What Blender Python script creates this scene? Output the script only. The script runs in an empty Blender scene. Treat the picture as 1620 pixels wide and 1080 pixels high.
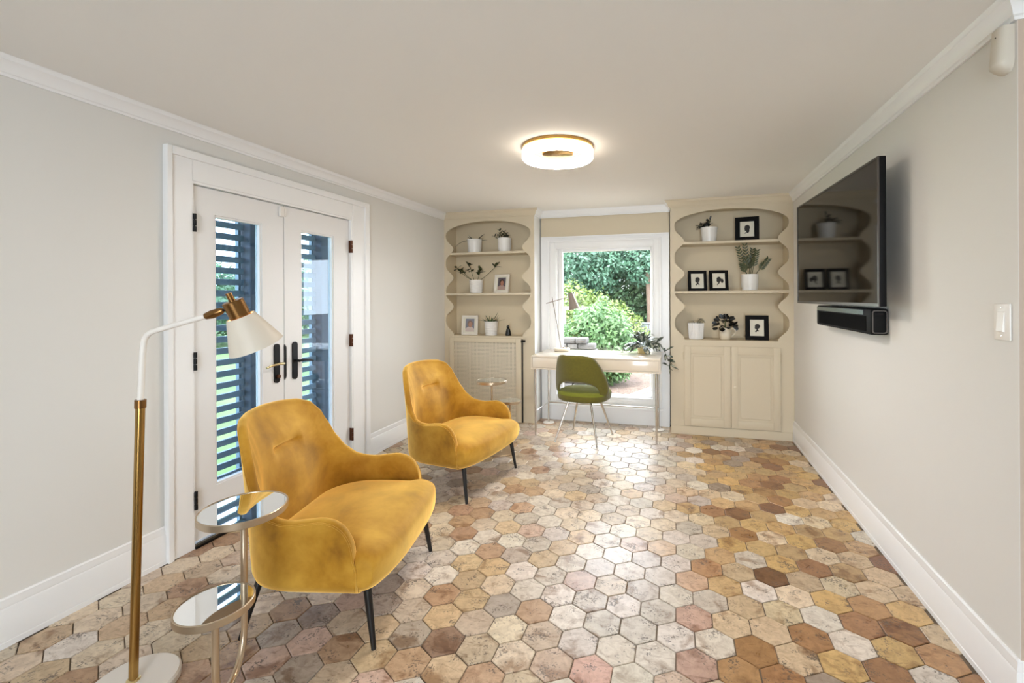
import bpy, bmesh, math, random
import numpy as np
from mathutils import Vector, Matrix

PI = math.pi
rnd = random.Random(7)
COL = bpy.context.scene.collection

# ------------------------------------------------------------------ camera
cam_d = bpy.data.cameras.new('camera')
cam = bpy.data.objects.new('camera', cam_d)
COL.objects.link(cam)
cam_d.sensor_width = 36.0
cam_d.lens = 717.5 / 1620 * 36
cam_d.shift_x = -71.0 / 1620
cam_d.shift_y = -70.35 / 1620
cam_d.clip_start = 0.02
cam_d.clip_end = 300
cam.matrix_world = (Matrix.Translation((0, 0, 1.38)) @ Matrix.Rotation(math.radians(14.832), 4, 'Z')
                    @ Matrix.Rotation(PI / 2, 4, 'X') @ Matrix.Rotation(-0.005, 4, 'Z'))
sc = bpy.context.scene
sc.camera = cam
sc.view_settings.view_transform = 'Standard'
sc.view_settings.look = 'None'
sc.view_settings.exposure = 0.62
sc.view_settings.gamma = 1.0
sc.view_settings.use_curve_mapping = False

# ------------------------------------------------------------------ sky, sun, portals
world = bpy.data.worlds.new('sky')
sc.world = world
world.use_nodes = True
wn = world.node_tree.nodes
wn['Background'].inputs['Color'].default_value = (0.85, 0.90, 1.0, 1)
wn['Background'].inputs['Strength'].default_value = 11.0

sun_d = bpy.data.lights.new('sun', 'SUN')
sun_d.energy = 5.5
sun_d.angle = math.radians(1.0)
sun_d.color = (1.0, 0.95, 0.87)
sun = bpy.data.objects.new('sun', sun_d)
COL.objects.link(sun)
sun.rotation_euler = Vector((0.16, 0.24, -1.0)).to_track_quat('-Z', 'Y').to_euler()


def portal(name, loc, rot, sx, sy):
    d = bpy.data.lights.new(name, 'AREA')
    d.shape = 'RECTANGLE'
    d.size, d.size_y = sx, sy
    d.cycles.is_portal = True
    o = bpy.data.objects.new(name, d)
    COL.objects.link(o)
    o.location = loc
    o.rotation_euler = rot


portal('portal_rear', (0.3, -2.72, 1.15), (PI / 2, 0, 0), 1.6, 2.2)
portal('portal_window', (-0.76, 5.2, 1.1), (-PI / 2, 0, 0), 1.1, 1.7)


# ------------------------------------------------------------------ helpers
def lin(c):
    out = []
    for v in c[:3]:
        v = v / 255.0
        out.append(v / 12.92 if v <= 0.04045 else ((v + 0.055) / 1.055) ** 2.4)
    return tuple(out) + (1.0,)


def mat(name, rgb, rough=0.5, metal=0.0, spec=0.5, noise=None, bump=None, coat=0.0, sheen=0.0, emit=None):
    m = bpy.data.materials.new(name)
    m.use_nodes = True
    nt = m.node_tree
    b = nt.nodes['Principled BSDF']
    b.inputs['Base Color'].default_value = lin(rgb)
    b.inputs['Roughness'].default_value = rough
    b.inputs['Metallic'].default_value = metal
    b.inputs['Specular IOR Level'].default_value = spec
    b.inputs['Coat Weight'].default_value = coat
    b.inputs['Sheen Weight'].default_value = sheen
    if emit:
        b.inputs['Emission Color'].default_value = lin(emit[0])
        b.inputs['Emission Strength'].default_value = emit[1]
    if noise:
        scale, rgb2, lo, hi = noise
        geo = nt.nodes.new('ShaderNodeNewGeometry')
        n = nt.nodes.new('ShaderNodeTexNoise')
        n.inputs['Scale'].default_value = scale
        n.inputs['Detail'].default_value = 4
        r = nt.nodes.new('ShaderNodeValToRGB')
        r.color_ramp.elements[0].position = lo
        r.color_ramp.elements[1].position = hi
        r.color_ramp.elements[0].color = lin(rgb)
        r.color_ramp.elements[1].color = lin(rgb2)
        nt.links.new(geo.outputs['Position'], n.inputs['Vector'])
        nt.links.new(n.outputs['Fac'], r.inputs['Fac'])
        nt.links.new(r.outputs['Color'], b.inputs['Base Color'])
    if bump:
        scale, strength, dist = bump
        geo = nt.nodes.new('ShaderNodeNewGeometry')
        n = nt.nodes.new('ShaderNodeTexNoise')
        n.inputs['Scale'].default_value = scale
        n.inputs['Detail'].default_value = 3
        bp = nt.nodes.new('ShaderNodeBump')
        bp.inputs['Strength'].default_value = strength
        bp.inputs['Distance'].default_value = dist
        nt.links.new(geo.outputs['Position'], n.inputs['Vector'])
        nt.links.new(n.outputs['Fac'], bp.inputs['Height'])
        nt.links.new(bp.outputs['Normal'], b.inputs['Normal'])
    return m


def glass_mat(name, tint=(1, 1, 1), ior=1.5, gain=1.0):
    m = bpy.data.materials.new(name)
    m.use_nodes = True
    nt = m.node_tree
    nt.nodes.remove(nt.nodes['Principled BSDF'])
    out = nt.nodes['Material Output']
    t = nt.nodes.new('ShaderNodeBsdfTransparent')
    t.inputs['Color'].default_value = (*tint, 1)
    g = nt.nodes.new('ShaderNodeBsdfGlossy')
    g.inputs['Roughness'].default_value = 0.01
    # Schlick reflectance, the same from both sides of the pane
    lw = nt.nodes.new('ShaderNodeLayerWeight')
    lw.inputs['Blend'].default_value = 0.5
    pw = nt.nodes.new('ShaderNodeMath')
    pw.operation = 'POWER'
    pw.inputs[1].default_value = 5.0
    fr = nt.nodes.new('ShaderNodeMath')
    fr.operation = 'MULTIPLY_ADD'
    f0 = ((ior - 1) / (ior + 1)) ** 2
    fr.inputs[1].default_value = 1 - f0
    fr.inputs[2].default_value = f0
    nt.links.new(lw.outputs['Facing'], pw.inputs[0])
    nt.links.new(pw.outputs[0], fr.inputs[0])
    mu = nt.nodes.new('ShaderNodeMath')
    mu.operation = 'MULTIPLY'
    mu.inputs[1].default_value = gain
    mu.use_clamp = True
    mx = nt.nodes.new('ShaderNodeMixShader')
    nt.links.new(fr.outputs[0], mu.inputs[0])
    nt.links.new(mu.outputs[0], mx.inputs[0])
    nt.links.new(t.outputs[0], mx.inputs[1])
    nt.links.new(g.outputs[0], mx.inputs[2])
    nt.links.new(mx.outputs[0], out.inputs['Surface'])
    return m


class MB:
    """collects shapes into one mesh"""

    def __init__(self):
        self.v = []
        self.f = []

    def add(self, vs, fs):
        o = len(self.v)
        self.v += [tuple(p) for p in vs]
        self.f += [tuple(i + o for i in f) for f in fs]
        return self

    def box(self, x0, x1, y0, y1, z0, z1, b=0.0):
        if b <= 0:
            vs = [(x, y, z) for z in (z0, z1) for y in (y0, y1) for x in (x0, x1)]
            return self.add(vs, [(0, 2, 3, 1), (4, 5, 7, 6), (0, 1, 5, 4), (2, 6, 7, 3), (0, 4, 6, 2), (1, 3, 7, 5)])
        bm = bmesh.new()
        r = bmesh.ops.create_cube(bm, size=1.0)
        for v in bm.verts:
            v.co = Vector(((x0 + x1) / 2 + v.co.x * (x1 - x0), (y0 + y1) / 2 + v.co.y * (y1 - y0), (z0 + z1) / 2 + v.co.z * (z1 - z0)))
        bmesh.ops.bevel(bm, geom=list(bm.edges), offset=b, segments=2, profile=0.5, affect='EDGES')
        bm.verts.index_update()
        vs = [tuple(v.co) for v in bm.verts]
        fs = [tuple(v.index for v in f.verts) for f in bm.faces]
        bm.free()
        return self.add(vs, fs)

    def tube(self, pts, rad, n=12, caps=True):
        pts = [Vector(p) for p in pts]
        rads = rad if isinstance(rad, (list, tuple)) else [rad] * len(pts)
        up = None
        rings = []
        for i, p in enumerate(pts):
            if i == 0:
                t = pts[1] - p
            elif i == len(pts) - 1:
                t = p - pts[i - 1]
            else:
                t = (pts[i + 1] - p).normalized() + (p - pts[i - 1]).normalized()
            t.normalize()
            if up is None:
                a = Vector((0, 0, 1)) if abs(t.z) < 0.9 else Vector((1, 0, 0))
                up = (a - t * a.dot(t)).normalized()
            else:
                up = (up - t * up.dot(t)).normalized()
            s = t.cross(up)
            rings.append([p + (up * math.cos(2 * PI * k / n) + s * math.sin(2 * PI * k / n)) * rads[i] for k in range(n)])
        vs = [q for r in rings for q in r]
        fs = []
        for i in range(len(pts) - 1):
            for k in range(n):
                k2 = (k + 1) % n
                fs.append((i * n + k, i * n + k2, (i + 1) * n + k2, (i + 1) * n + k))
        if caps:
            fs.append(tuple(range(n - 1, -1, -1)))
            fs.append(tuple((len(pts) - 1) * n + k for k in range(n)))
        return self.add(vs, fs)

    def lathe(self, prof, c=(0, 0, 0), n=32, axis=None):
        """prof: (r, z) from bottom to top; ends with r=0 close"""
        c = Vector(c)
        rot = Matrix.Identity(3) if axis is None else Vector(axis).normalized().to_track_quat('Z', 'Y').to_matrix()
        vs, fs = [], []
        idx = []
        for r, z in prof:
            if r < 1e-6:
                idx.append([len(vs)])
                vs.append(c + rot @ Vector((0, 0, z)))
            else:
                idx.append(list(range(len(vs), len(vs) + n)))
                vs += [c + rot @ Vector((r * math.cos(2 * PI * k / n), r * math.sin(2 * PI * k / n), z)) for k in range(n)]
        for a, b in zip(idx[:-1], idx[1:]):
            for k in range(n):
                k2 = (k + 1) % n
                if len(a) == 1 and len(b) == 1:
                    break
                if len(a) == 1:
                    fs.append((a[0], b[k2], b[k]))
                elif len(b) == 1:
                    fs.append((a[k], a[k2], b[0]))
                else:
                    fs.append((a[k], a[k2], b[k2], b[k]))
        return self.add(vs, fs)

    def prism(self, poly, thick, M=None):
        """poly in local xz, extruded along +y by thick"""
        M = M or Matrix.Identity(4)
        n = len(poly)
        vs = [M @ Vector((x, 0, z)) for x, z in poly] + [M @ Vector((x, thick, z)) for x, z in poly]
        fs = [tuple(range(n)), tuple(range(2 * n - 1, n - 1, -1))]
        fs += [(k, n + k, n + (k + 1) % n, (k + 1) % n) for k in range(n)]
        return self.add(vs, fs)

    def grid(self, P, closed_u=False, closed_v=False):
        """P[i][j] points"""
        nu, nv = len(P), len(P[0])
        vs = [p for row in P for p in row]
        fs = []
        for i in range(nu if closed_u else nu - 1):
            for j in range(nv if closed_v else nv - 1):
                i2, j2 = (i + 1) % nu, (j + 1) % nv
                fs.append((i * nv + j, i2 * nv + j, i2 * nv + j2, i * nv + j2))
        return self.add(vs, fs)

    def mesh(self, name, m=None, smooth=None):
        me = bpy.data.meshes.new(name)
        me.from_pydata(self.v, [], self.f)
        me.validate()
        bm = bmesh.new()
        bm.from_mesh(me)
        bmesh.ops.recalc_face_normals(bm, faces=bm.faces)
        bm.to_mesh(me)
        bm.free()
        if m:
            me.materials.append(m)
        if smooth:
            me.polygons.foreach_set('use_smooth', [True] * len(me.polygons))
            if smooth is not True:
                me.set_sharp_from_angle(angle=math.radians(smooth))
        return me

    def build(self, name, m=None, parent=None, smooth=None):
        o = bpy.data.objects.new(name, self.mesh(name, m, smooth))
        COL.objects.link(o)
        if parent is not None:
            o.parent = parent
        return o


def tag(o, label=None, cat=None, group=None, kind=None):
    if label:
        o['label'] = label
    if cat:
        o['category'] = cat
    if group:
        o['group'] = group
    if kind:
        o['kind'] = kind
    return o


def thing(name, label, cat, loc=(0, 0, 0), rz=0.0, group=None):
    o = bpy.data.objects.new(name, None)
    COL.objects.link(o)
    o.empty_display_size = 0.05
    o.location = loc
    o.rotation_euler = (0, 0, rz)
    return tag(o, label, cat, group)


def struct(o):
    o['kind'] = 'structure'
    return o


def dup(root, loc, rz, label):
    r = root.copy()
    COL.objects.link(r)
    r.location = loc
    r.rotation_euler = (0, 0, rz)
    r['label'] = label
    for ch in root.children:
        c = ch.copy()
        COL.objects.link(c)
        c.parent = r
        for g in ch.children:
            d = g.copy()
            COL.objects.link(d)
            d.parent = c
    return r


# ------------------------------------------------------------------ materials
M = {}
M['wall'] = mat('wall_paint', (226, 224, 219), 0.62, spec=0.25)
M['beige'] = mat('beige_paint', (214, 201, 176), 0.5, spec=0.3)
M['niche'] = mat('niche_paint', (222, 207, 178), 0.55, spec=0.3)
M['ceil'] = mat('ceiling_paint', (242, 240, 236), 0.8, spec=0.15)
M['trim'] = mat('trim_paint', (243, 243, 243), 0.32, spec=0.4)
M['door'] = mat('door_paint', (232, 231, 230), 0.35, spec=0.4)
M['grout'] = mat('grout', (104, 90, 74), 0.85, noise=(30, (130, 114, 96), 0.35, 0.7))
M['glass'] = glass_mat('window_glass', (0.96, 0.98, 0.97), 1.45)
M['door_glass'] = glass_mat('door_glass', (0.56, 0.64, 0.72), 1.5, 1.0)
M['black_metal'] = mat('black_metal', (22, 21, 22), 0.35, 0.6)
M['black'] = mat('black_satin', (14, 14, 15), 0.4)
M['frame_black'] = mat('black_wood', (11, 11, 12), 0.65, spec=0.15)
M['bronze'] = mat('bronze', (92, 58, 42), 0.4, 0.8)
M['chrome'] = mat('chrome', (205, 200, 194), 0.14, 1.0)
M['brass'] = mat('brass', (176, 140, 82), 0.26, 1.0)
M['dark_brass'] = mat('dark_brass', (140, 103, 62), 0.3, 1.0)
M['pale_brass'] = mat('pale_brass', (214, 196, 150), 0.25, 1.0)
M['champagne'] = mat('champagne_metal', (196, 176, 150), 0.3, 0.85)
M['mirror'] = mat('mirror', (228, 232, 234), 0.02, 1.0)
M['white_enamel'] = mat('white_enamel', (238, 232, 224), 0.38)
M['lamp_cream'] = mat('cream_enamel', (216, 206, 190), 0.5)
M['white_plastic'] = mat('white_plastic', (238, 234, 228), 0.35)
M['ceramic'] = mat('white_ceramic', (236, 234, 230), 0.3)
M['cream_ceramic'] = mat('cream_ceramic', (225, 214, 192), 0.3)
M['soil'] = mat('soil', (48, 38, 30), 0.95)
M['leaf_dark'] = mat('leaf_dark', (44, 54, 38), 0.42)
M['leaf_black'] = mat('leaf_black', (20, 22, 20), 0.35)
M['leaf_olive'] = mat('leaf_olive', (68, 76, 46), 0.42)
M['leaf_green'] = mat('leaf_green', (66, 88, 52), 0.42)
M['stem'] = mat('stem', (84, 88, 56), 0.6)
M['paper'] = mat('paper', (226, 222, 206), 0.7)
M['ink'] = mat('ink', (46, 43, 42), 0.7)
M['desk'] = mat('pale_lacquer', (232, 220, 202), 0.16, coat=0.3, noise=(3, (226, 212, 192), 0.4, 0.7))
M['cane'] = mat('cane', (230, 219, 198), 0.6)
M['olive'] = mat('olive_fabric', (104, 98, 22), 0.85, sheen=0.25, noise=(60, (96, 90, 20), 0.3, 0.7), bump=(700, 0.25, 0.002))
M['olive_lit'] = mat('olive_lit_fabric', (122, 128, 34), 0.85, sheen=0.08, noise=(60, (118, 122, 34), 0.3, 0.7), bump=(700, 0.25, 0.002))  # lighter copy of the chair fabric, the seat's highlight put into its colour
M['taupe'] = mat('taupe_enamel', (146, 132, 122), 0.45)
M['slat'] = mat('slate_paint', (104, 122, 134), 0.5)
M['dark_porch'] = mat('porch_paint', (74, 84, 96), 0.6)
M['deck'] = mat('deck', (120, 112, 104), 0.7)


def velvet():
    m = mat('mustard_velvet', (198, 144, 24), 0.62, spec=0.2, sheen=1.0)
    nt = m.node_tree
    b = nt.nodes['Principled BSDF']
    b.inputs['Sheen Roughness'].default_value = 0.5
    b.inputs['Sheen Tint'].default_value = lin((255, 218, 130))
    tc = nt.nodes.new('ShaderNodeTexCoord')
    n = nt.nodes.new('ShaderNodeTexNoise')
    n.inputs['Scale'].default_value = 5.0
    n.inputs['Detail'].default_value = 5
    n.inputs['Roughness'].default_value = 0.6
    n.inputs['Distortion'].default_value = 0.25
    r = nt.nodes.new('ShaderNodeValToRGB')
    e = r.color_ramp.elements
    e[0].position, e[0].color = 0.28, lin((124, 78, 8))
    e[1].position, e[1].color = 0.72, lin((200, 152, 56))
    k = e.new(0.46)
    k.color = lin((166, 116, 24))
    n2 = nt.nodes.new('ShaderNodeTexNoise')
    n2.inputs['Scale'].default_value = 380
    bp = nt.nodes.new('ShaderNodeBump')
    bp.inputs['Strength'].default_value = 0.12
    bp.inputs['Distance'].default_value = 0.002
    nt.links.new(tc.outputs['Object'], n.inputs['Vector'])
    nt.links.new(tc.outputs['Object'], n2.inputs['Vector'])
    nt.links.new(n.outputs['Fac'], r.inputs['Fac'])
    nt.links.new(r.outputs['Color'], b.inputs['Base Color'])
    nt.links.new(n2.outputs['Fac'], bp.inputs['Height'])
    nt.links.new(bp.outputs['Normal'], b.inputs['Normal'])
    # pile fuzz on top of the dyed cloth
    sh = nt.nodes.new('ShaderNodeBsdfSheen')
    sh.inputs['Color'].default_value = lin((236, 196, 110))
    sh.inputs['Roughness'].default_value = 0.42
    ad = nt.nodes.new('ShaderNodeAddShader')
    nt.links.new(b.outputs[0], ad.inputs[0])
    nt.links.new(sh.outputs[0], ad.inputs[1])
    nt.links.new(ad.outputs[0], nt.nodes['Material Output'].inputs['Surface'])
    return m


M['velvet'] = velvet()


def stone(name, use_attr):
    m = bpy.data.materials.new(name)
    m.use_nodes = True
    nt = m.node_tree
    N, L = nt.nodes, nt.links
    b = N['Principled BSDF']
    if use_attr:
        ci = N.new('ShaderNodeAttribute')
        ci.attribute_name = 'tile_color'
        base = ci.outputs['Color']
        off = N.new('ShaderNodeVectorMath')
        off.operation = 'SCALE'
        off.inputs['Scale'].default_value = 37.0
        L.new(ci.outputs['Color'], off.inputs[0])
        offo = off.outputs[0]
    else:
        ci = N.new('ShaderNodeObjectInfo')
        base = ci.outputs['Color']
        off = N.new('ShaderNodeCombineXYZ')
        mm = N.new('ShaderNodeMath')
        mm.operation = 'MULTIPLY'
        mm.inputs[1].default_value = 50
        L.new(ci.outputs['Random'], mm.inputs[0])
        L.new(mm.outputs[0], off.inputs[0])
        L.new(mm.outputs[0], off.inputs[2])
        offo = off.outputs[0]
    geo = N.new('ShaderNodeNewGeometry')
    add = N.new('ShaderNodeVectorMath')
    add.operation = 'ADD'
    L.new(geo.outputs['Position'], add.inputs[0])
    L.new(offo, add.inputs[1])
    # soft clouds
    n1 = N.new('ShaderNodeTexNoise')
    n1.inputs['Scale'].default_value = 24
    n1.inputs['Detail'].default_value = 9
    n1.inputs['Roughness'].default_value = 0.66
    n1.inputs['Distortion'].default_value = 0.8
    L.new(add.outputs[0], n1.inputs['Vector'])
    r1 = N.new('ShaderNodeValToRGB')
    r1.color_ramp.elements[0].position = 0.30
    r1.color_ramp.elements[0].color = (0.62, 0.55, 0.49, 1)
    r1.color_ramp.elements[1].position = 0.60
    r1.color_ramp.elements[1].color = (1.08, 1.07, 1.06, 1)
    L.new(n1.outputs['Fac'], r1.inputs['Fac'])
    mul = N.new('ShaderNodeMix')
    mul.data_type = 'RGBA'
    mul.blend_type = 'MULTIPLY'
    mul.inputs['Factor'].default_value = 0.75
    L.new(base, mul.inputs['A'])
    L.new(r1.outputs['Color'], mul.inputs['B'])
    # sedimentary veins
    mp = N.new('ShaderNodeMapping')
    mp.inputs['Scale'].default_value = (9, 30, 9)
    mp.inputs['Rotation'].default_value = (0, 0, 0.5)
    L.new(add.outputs[0], mp.inputs['Vector'])
    n2 = N.new('ShaderNodeTexNoise')
    n2.inputs['Scale'].default_value = 1.3
    n2.inputs['Detail'].default_value = 5
    n2.inputs['Distortion'].default_value = 1.6
    L.new(mp.outputs[0], n2.inputs['Vector'])
    r2 = N.new('ShaderNodeValToRGB')
    e = r2.color_ramp.elements
    e[0].position, e[0].color = 0.26, (0.45, 0.36, 0.29, 1)
    e[1].position, e[1].color = 0.42, (1, 1, 1, 1)
    L.new(n2.outputs['Fac'], r2.inputs['Fac'])
    mul2 = N.new('ShaderNodeMix')
    mul2.data_type = 'RGBA'
    mul2.blend_type = 'MULTIPLY'
    mul2.inputs['Factor'].default_value = 0.8
    # brown stains over part of some tiles
    n5 = N.new('ShaderNodeTexNoise')
    n5.inputs['Scale'].default_value = 8.5
    n5.inputs['Detail'].default_value = 7
    n5.inputs['Roughness'].default_value = 0.6
    n5.inputs['Distortion'].default_value = 0.6
    L.new(add.outputs[0], n5.inputs['Vector'])
    r5 = N.new('ShaderNodeValToRGB')
    r5.color_ramp.elements[0].position = 0.34
    r5.color_ramp.elements[0].color = (0.50, 0.38, 0.29, 1)
    r5.color_ramp.elements[1].position = 0.45
    r5.color_ramp.elements[1].color = (1, 1, 1, 1)
    L.new(n5.outputs['Fac'], r5.inputs['Fac'])
    mul5 = N.new('ShaderNodeMix')
    mul5.data_type = 'RGBA'
    mul5.blend_type = 'MULTIPLY'
    mul5.inputs['Factor'].default_value = 0.85
    L.new(mul.outputs['Result'], mul5.inputs['A'])
    L.new(r5.outputs['Color'], mul5.inputs['B'])
    L.new(mul5.outputs['Result'], mul2.inputs['A'])
    L.new(r2.outputs['Color'], mul2.inputs['B'])
    # dark pits
    n3 = N.new('ShaderNodeTexNoise')
    n3.inputs['Scale'].default_value = 120
    n3.inputs['Detail'].default_value = 2
    L.new(add.outputs[0], n3.inputs['Vector'])
    n4 = N.new('ShaderNodeTexNoise')
    n4.inputs['Scale'].default_value = 14
    n4.inputs['Detail'].default_value = 2
    L.new(add.outputs[0], n4.inputs['Vector'])
    sm = N.new('ShaderNodeMath')
    sm.operation = 'ADD'
    L.new(n3.outputs['Fac'], sm.inputs[0])
    L.new(n4.outputs['Fac'], sm.inputs[1])
    r3 = N.new('ShaderNodeMapRange')
    r3.inputs['From Min'].default_value = 1.15
    r3.inputs['From Max'].default_value = 1.27
    L.new(sm.outputs[0], r3.inputs['Value'])
    mul3 = N.new('ShaderNodeMix')
    mul3.data_type = 'RGBA'
    mul3.inputs['B'].default_value = lin((92, 78, 68))
    fm = N.new('ShaderNodeMath')
    fm.operation = 'MULTIPLY'
    fm.inputs[1].default_value = 0.8
    L.new(r3.outputs[0], fm.inputs[0])
    L.new(fm.outputs[0], mul3.inputs['Factor'])
    L.new(mul2.outputs['Result'], mul3.inputs['A'])
    L.new(mul3.outputs['Result'], b.inputs['Base Color'])
    rr = N.new('ShaderNodeMapRange')
    rr.inputs['To Min'].default_value = 0.2
    rr.inputs['To Max'].default_value = 0.42
    L.new(n1.outputs['Fac'], rr.inputs['Value'])
    L.new(rr.outputs[0], b.inputs['Roughness'])
    b.inputs['Specular IOR Level'].default_value = 0.5
    sub = N.new('ShaderNodeMath')
    sub.operation = 'SUBTRACT'
    L.new(n1.outputs['Fac'], sub.inputs[0])
    L.new(r3.outputs[0], sub.inputs[1])
    bp = N.new('ShaderNodeBump')
    bp.inputs['Strength'].default_value = 0.2
    bp.inputs['Distance'].default_value = 0.004
    L.new(sub.outputs[0], bp.inputs['Height'])
    L.new(bp.outputs['Normal'], b.inputs['Normal'])
    return m


M['tile'] = stone('travertine', False)
M['tile_far'] = stone('travertine_joined', True)

# ------------------------------------------------------------------ room shell
XL, XR, YB, YN, ZC, YE = -2.595, 1.072, 4.73, 4.94, 2.347, 1.813
YR, XE = -2.6, 3.2
NX0, NX1 = -1.505, -0.064          # window nook between the built-ins

floor = struct(MB().box(XL - 0.15, XE + 0.15, YR - 0.15, 5.2, -0.16, -0.006).build('floor', M['grout']))
struct(MB().box(XL - 0.15, XE + 0.15, YR - 0.15, 5.2, ZC, ZC + 0.2).build('ceiling', M['ceil']))
DY0, DY1, DZ = 1.893, 3.172, 2.03   # door opening
w = MB()
w.box(XL - 0.15, XL, YR - 0.15, DY0, 0, ZC)
w.box(XL - 0.15, XL, DY1, 5.2, 0, ZC)
w.box(XL - 0.15, XL, DY0, DY1, DZ, ZC)
struct(w.build('wall_left', M['wall']))
struct(MB().box(XR, XR + 0.14, YE + 0.141, 5.2, 0, ZC).box(XR, XR + 0.0014, YE - 0.006, YE + 0.141, 0, ZC).build('wall_right', M['wall']))
struct(MB().box(XR + 0.0015, XE + 0.15, YE - 0.006, YE + 0.14, 0, ZC).build('wall_right_return', mat('rose_beige_paint', (198, 180, 164), 0.6, spec=0.25)))
WX0, WX1, WZ0, WZ1 = -1.30, -0.225, 0.255, 1.935   # window opening
w = MB()
w.box(XL, WX0, 5.02, 5.2, 0, ZC)
w.box(WX1, XR, 5.02, 5.2, 0, ZC)
w.box(WX0, WX1, 5.02, 5.2, 0, WZ0)
w.box(WX0, WX1, 5.02, 5.2, WZ1, ZC)
struct(w.build('wall_back', M['beige']))
# room behind the camera, unseen: plain walls, rear window added for more daylight
w = MB()
w.box(XL, -0.5, YR - 0.15, YR, 0, ZC)
w.box(1.1, XE, YR - 0.15, YR, 0, ZC)
w.box(-0.5, 1.1, YR - 0.15, YR, 2.25, ZC)
w.box(-0.5, 1.1, YR - 0.15, YR, 0, 0.05)
struct(w.build('wall_rear', M['wall']))
struct(MB().box(XE, XE + 0.15, YR - 0.15, YE, 0, ZC).build('wall_side', M['wall']))
wr = MB()
for k in range(3):
    x = -0.5 + 1.6 * k / 2
    wr.box(x - 0.03, x + 0.03, YR - 0.1, YR - 0.04, 0.05, 2.25)
wr = struct(wr.build('added_rear_window', M['trim']))
MB().box(-0.5, 1.1, YR - 0.073, YR - 0.067, 0.05, 2.25).build('pane', M['glass'], wr)

def sweep(path, prof):
    """prof (out, z) swept along a 2D polyline with mitred corners, one MB per segment; the room is on the right of the path"""
    P = [Vector(p) for p in path]
    n = len(P)
    nor = []
    for i in range(n - 1):
        d = (P[i + 1] - P[i]).normalized()
        nor.append(Vector((d.y, -d.x)))
    mit = []
    for i in range(n):
        if i == 0:
            mit.append(nor[0])
        elif i == n - 1:
            mit.append(nor[-1])
        else:
            a, b = nor[i - 1], nor[i]
            s = (a + b)
            mit.append(s / (1 + a.dot(b)))
    out = []
    for i in range(n - 1):
        m = MB()
        rows = []
        for k in (i, i + 1):
            rows.append([(P[k].x + mit[k].x * o, P[k].y + mit[k].y * o, z) for o, z in prof])
        m.grid(rows, closed_v=True)
        q = len(prof)
        m.f.append(tuple(range(q)))
        m.f.append(tuple(range(2 * q - 1, q - 1, -1)))
        out.append(m)
    return out


E_ = 0.0005
crown = [(E_, 2.272), (0.010, 2.272), (0.012, 2.282), (0.018, 2.286), (0.022, 2.300), (0.034, 2.318), (0.046, 2.328), (0.048, 2.338), (0.054, 2.3465), (E_, 2.3465)]
path = [(XL, YR), (XL, YB), (NX0, YB), (NX0, YN), (NX1, YN), (NX1, YB), (XR, YB), (XR, YE), (XE, YE)]
for k, m in enumerate(sweep(path, crown)):
    struct(m.build('trim_%d' % (k + 1), M['beige'] if k in (1, 5) else M['trim'], smooth=35))
base = [(E_, 0), (0.018, 0), (0.018, 0.022), (0.015, 0.024), (0.015, 0.148), (0.011, 0.156), (0.0125, 0.162), (0.008, 0.182), (0.009, 0.188), (0.005, 0.195), (E_, 0.195)]
struct(sweep([(XL, YR), (XL, 1.765)], base)[0].build('baseboard_left', M['trim'], smooth=35))
struct(sweep([(XL, 3.372), (XL, YB - 0.001)], base)[0].build('baseboard_left_far', M['trim'], smooth=35))
bs = sweep([(XR, YB - 0.001), (XR, YE), (XE, YE)], base)
struct(bs[0].build('baseboard_right', M['trim'], smooth=35))
struct(bs[1].build('baseboard_return', M['trim'], smooth=35))

# ------------------------------------------------------------------ hexagonal stone floor
TP = 0.15056                        # tile pitch
O0 = (-0.915, 1.645)
pal = dict(
    c=(222, 202, 172), w=(226, 216, 202), g=(201, 189, 175), t=(197, 164, 118), b=(164, 120, 80), d=(120, 84, 58),
    p=(196, 162, 140), k=(204, 146, 128), o=(180, 138, 94), y=(206, 170, 112), q=(207, 182, 150), u=(166, 149, 132), r=(140, 98, 66))
known = {(0, 0): 'd', (1, 0): 'q', (2, 0): 'c', (3, 0): 'p', (4, 0): 'k', (-1, 0): 'u', (0, 1): 'y', (1, 1): 'q', (2, 1): 'c', (3, 1): 'q',
         (4, 1): 'w', (5, 1): 'g', (0, 2): 'b', (1, 2): 'y', (2, 2): 'u', (3, 2): 'o', (4, 2): 'w', (5, 2): 'g', (1, 3): 't', (2, 3): 'q',
         (3, 3): 'g', (4, 3): 'w', (5, 3): 'g', (6, 3): 'g', (6, 1): 'w', (7, 1): 'p', (8, 1): 'o', (6, 2): 'g', (7, 2): 'w', (8, 2): 'w',
         (9, 2): 'b', (10, 2): 'q', (11, 2): 'y', (7, 3): 'g', (8, 3): 'p', (9, 3): 'q', (10, 3): 'q', (11, 3): 'b', (12, 3): 'w', (7, 4): 'g',
         (8, 4): 'g', (9, 4): 'g', (10, 4): 'q', (11, 4): 'c', (12, 4): 'w', (13, 4): 'b', (8, 5): 'g', (9, 5): 'p', (10, 5): 't', (11, 5): 'w',
         (12, 5): 'c', (13, 5): 'y', (10, 6): 'o', (11, 6): 'q', (12, 6): 'd', (13, 6): 'q', (14, 6): 'c', (8, 6): 'g', (9, 6): 'g', (7, 6): 'w',
         (5, 4): 'p', (4, 4): 'g', (3, 4): 'w', (2, 4): 'y', (1, 4): 't', (0, 3): 'w', (-1, 2): 'c', (-1, 1): 'c', (-2, 1): 'u', (-2, 2): 'u',
         (9, 1): 'b', (10, 1): 'u', (-1, -1): 'o', (1, -1): 'o', (2, -1): 'q', (3, -1): 'g', (6, 0): 'p', (7, 0): 'c', (5, 0): 'w'}
rt = random.Random(23)


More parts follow.
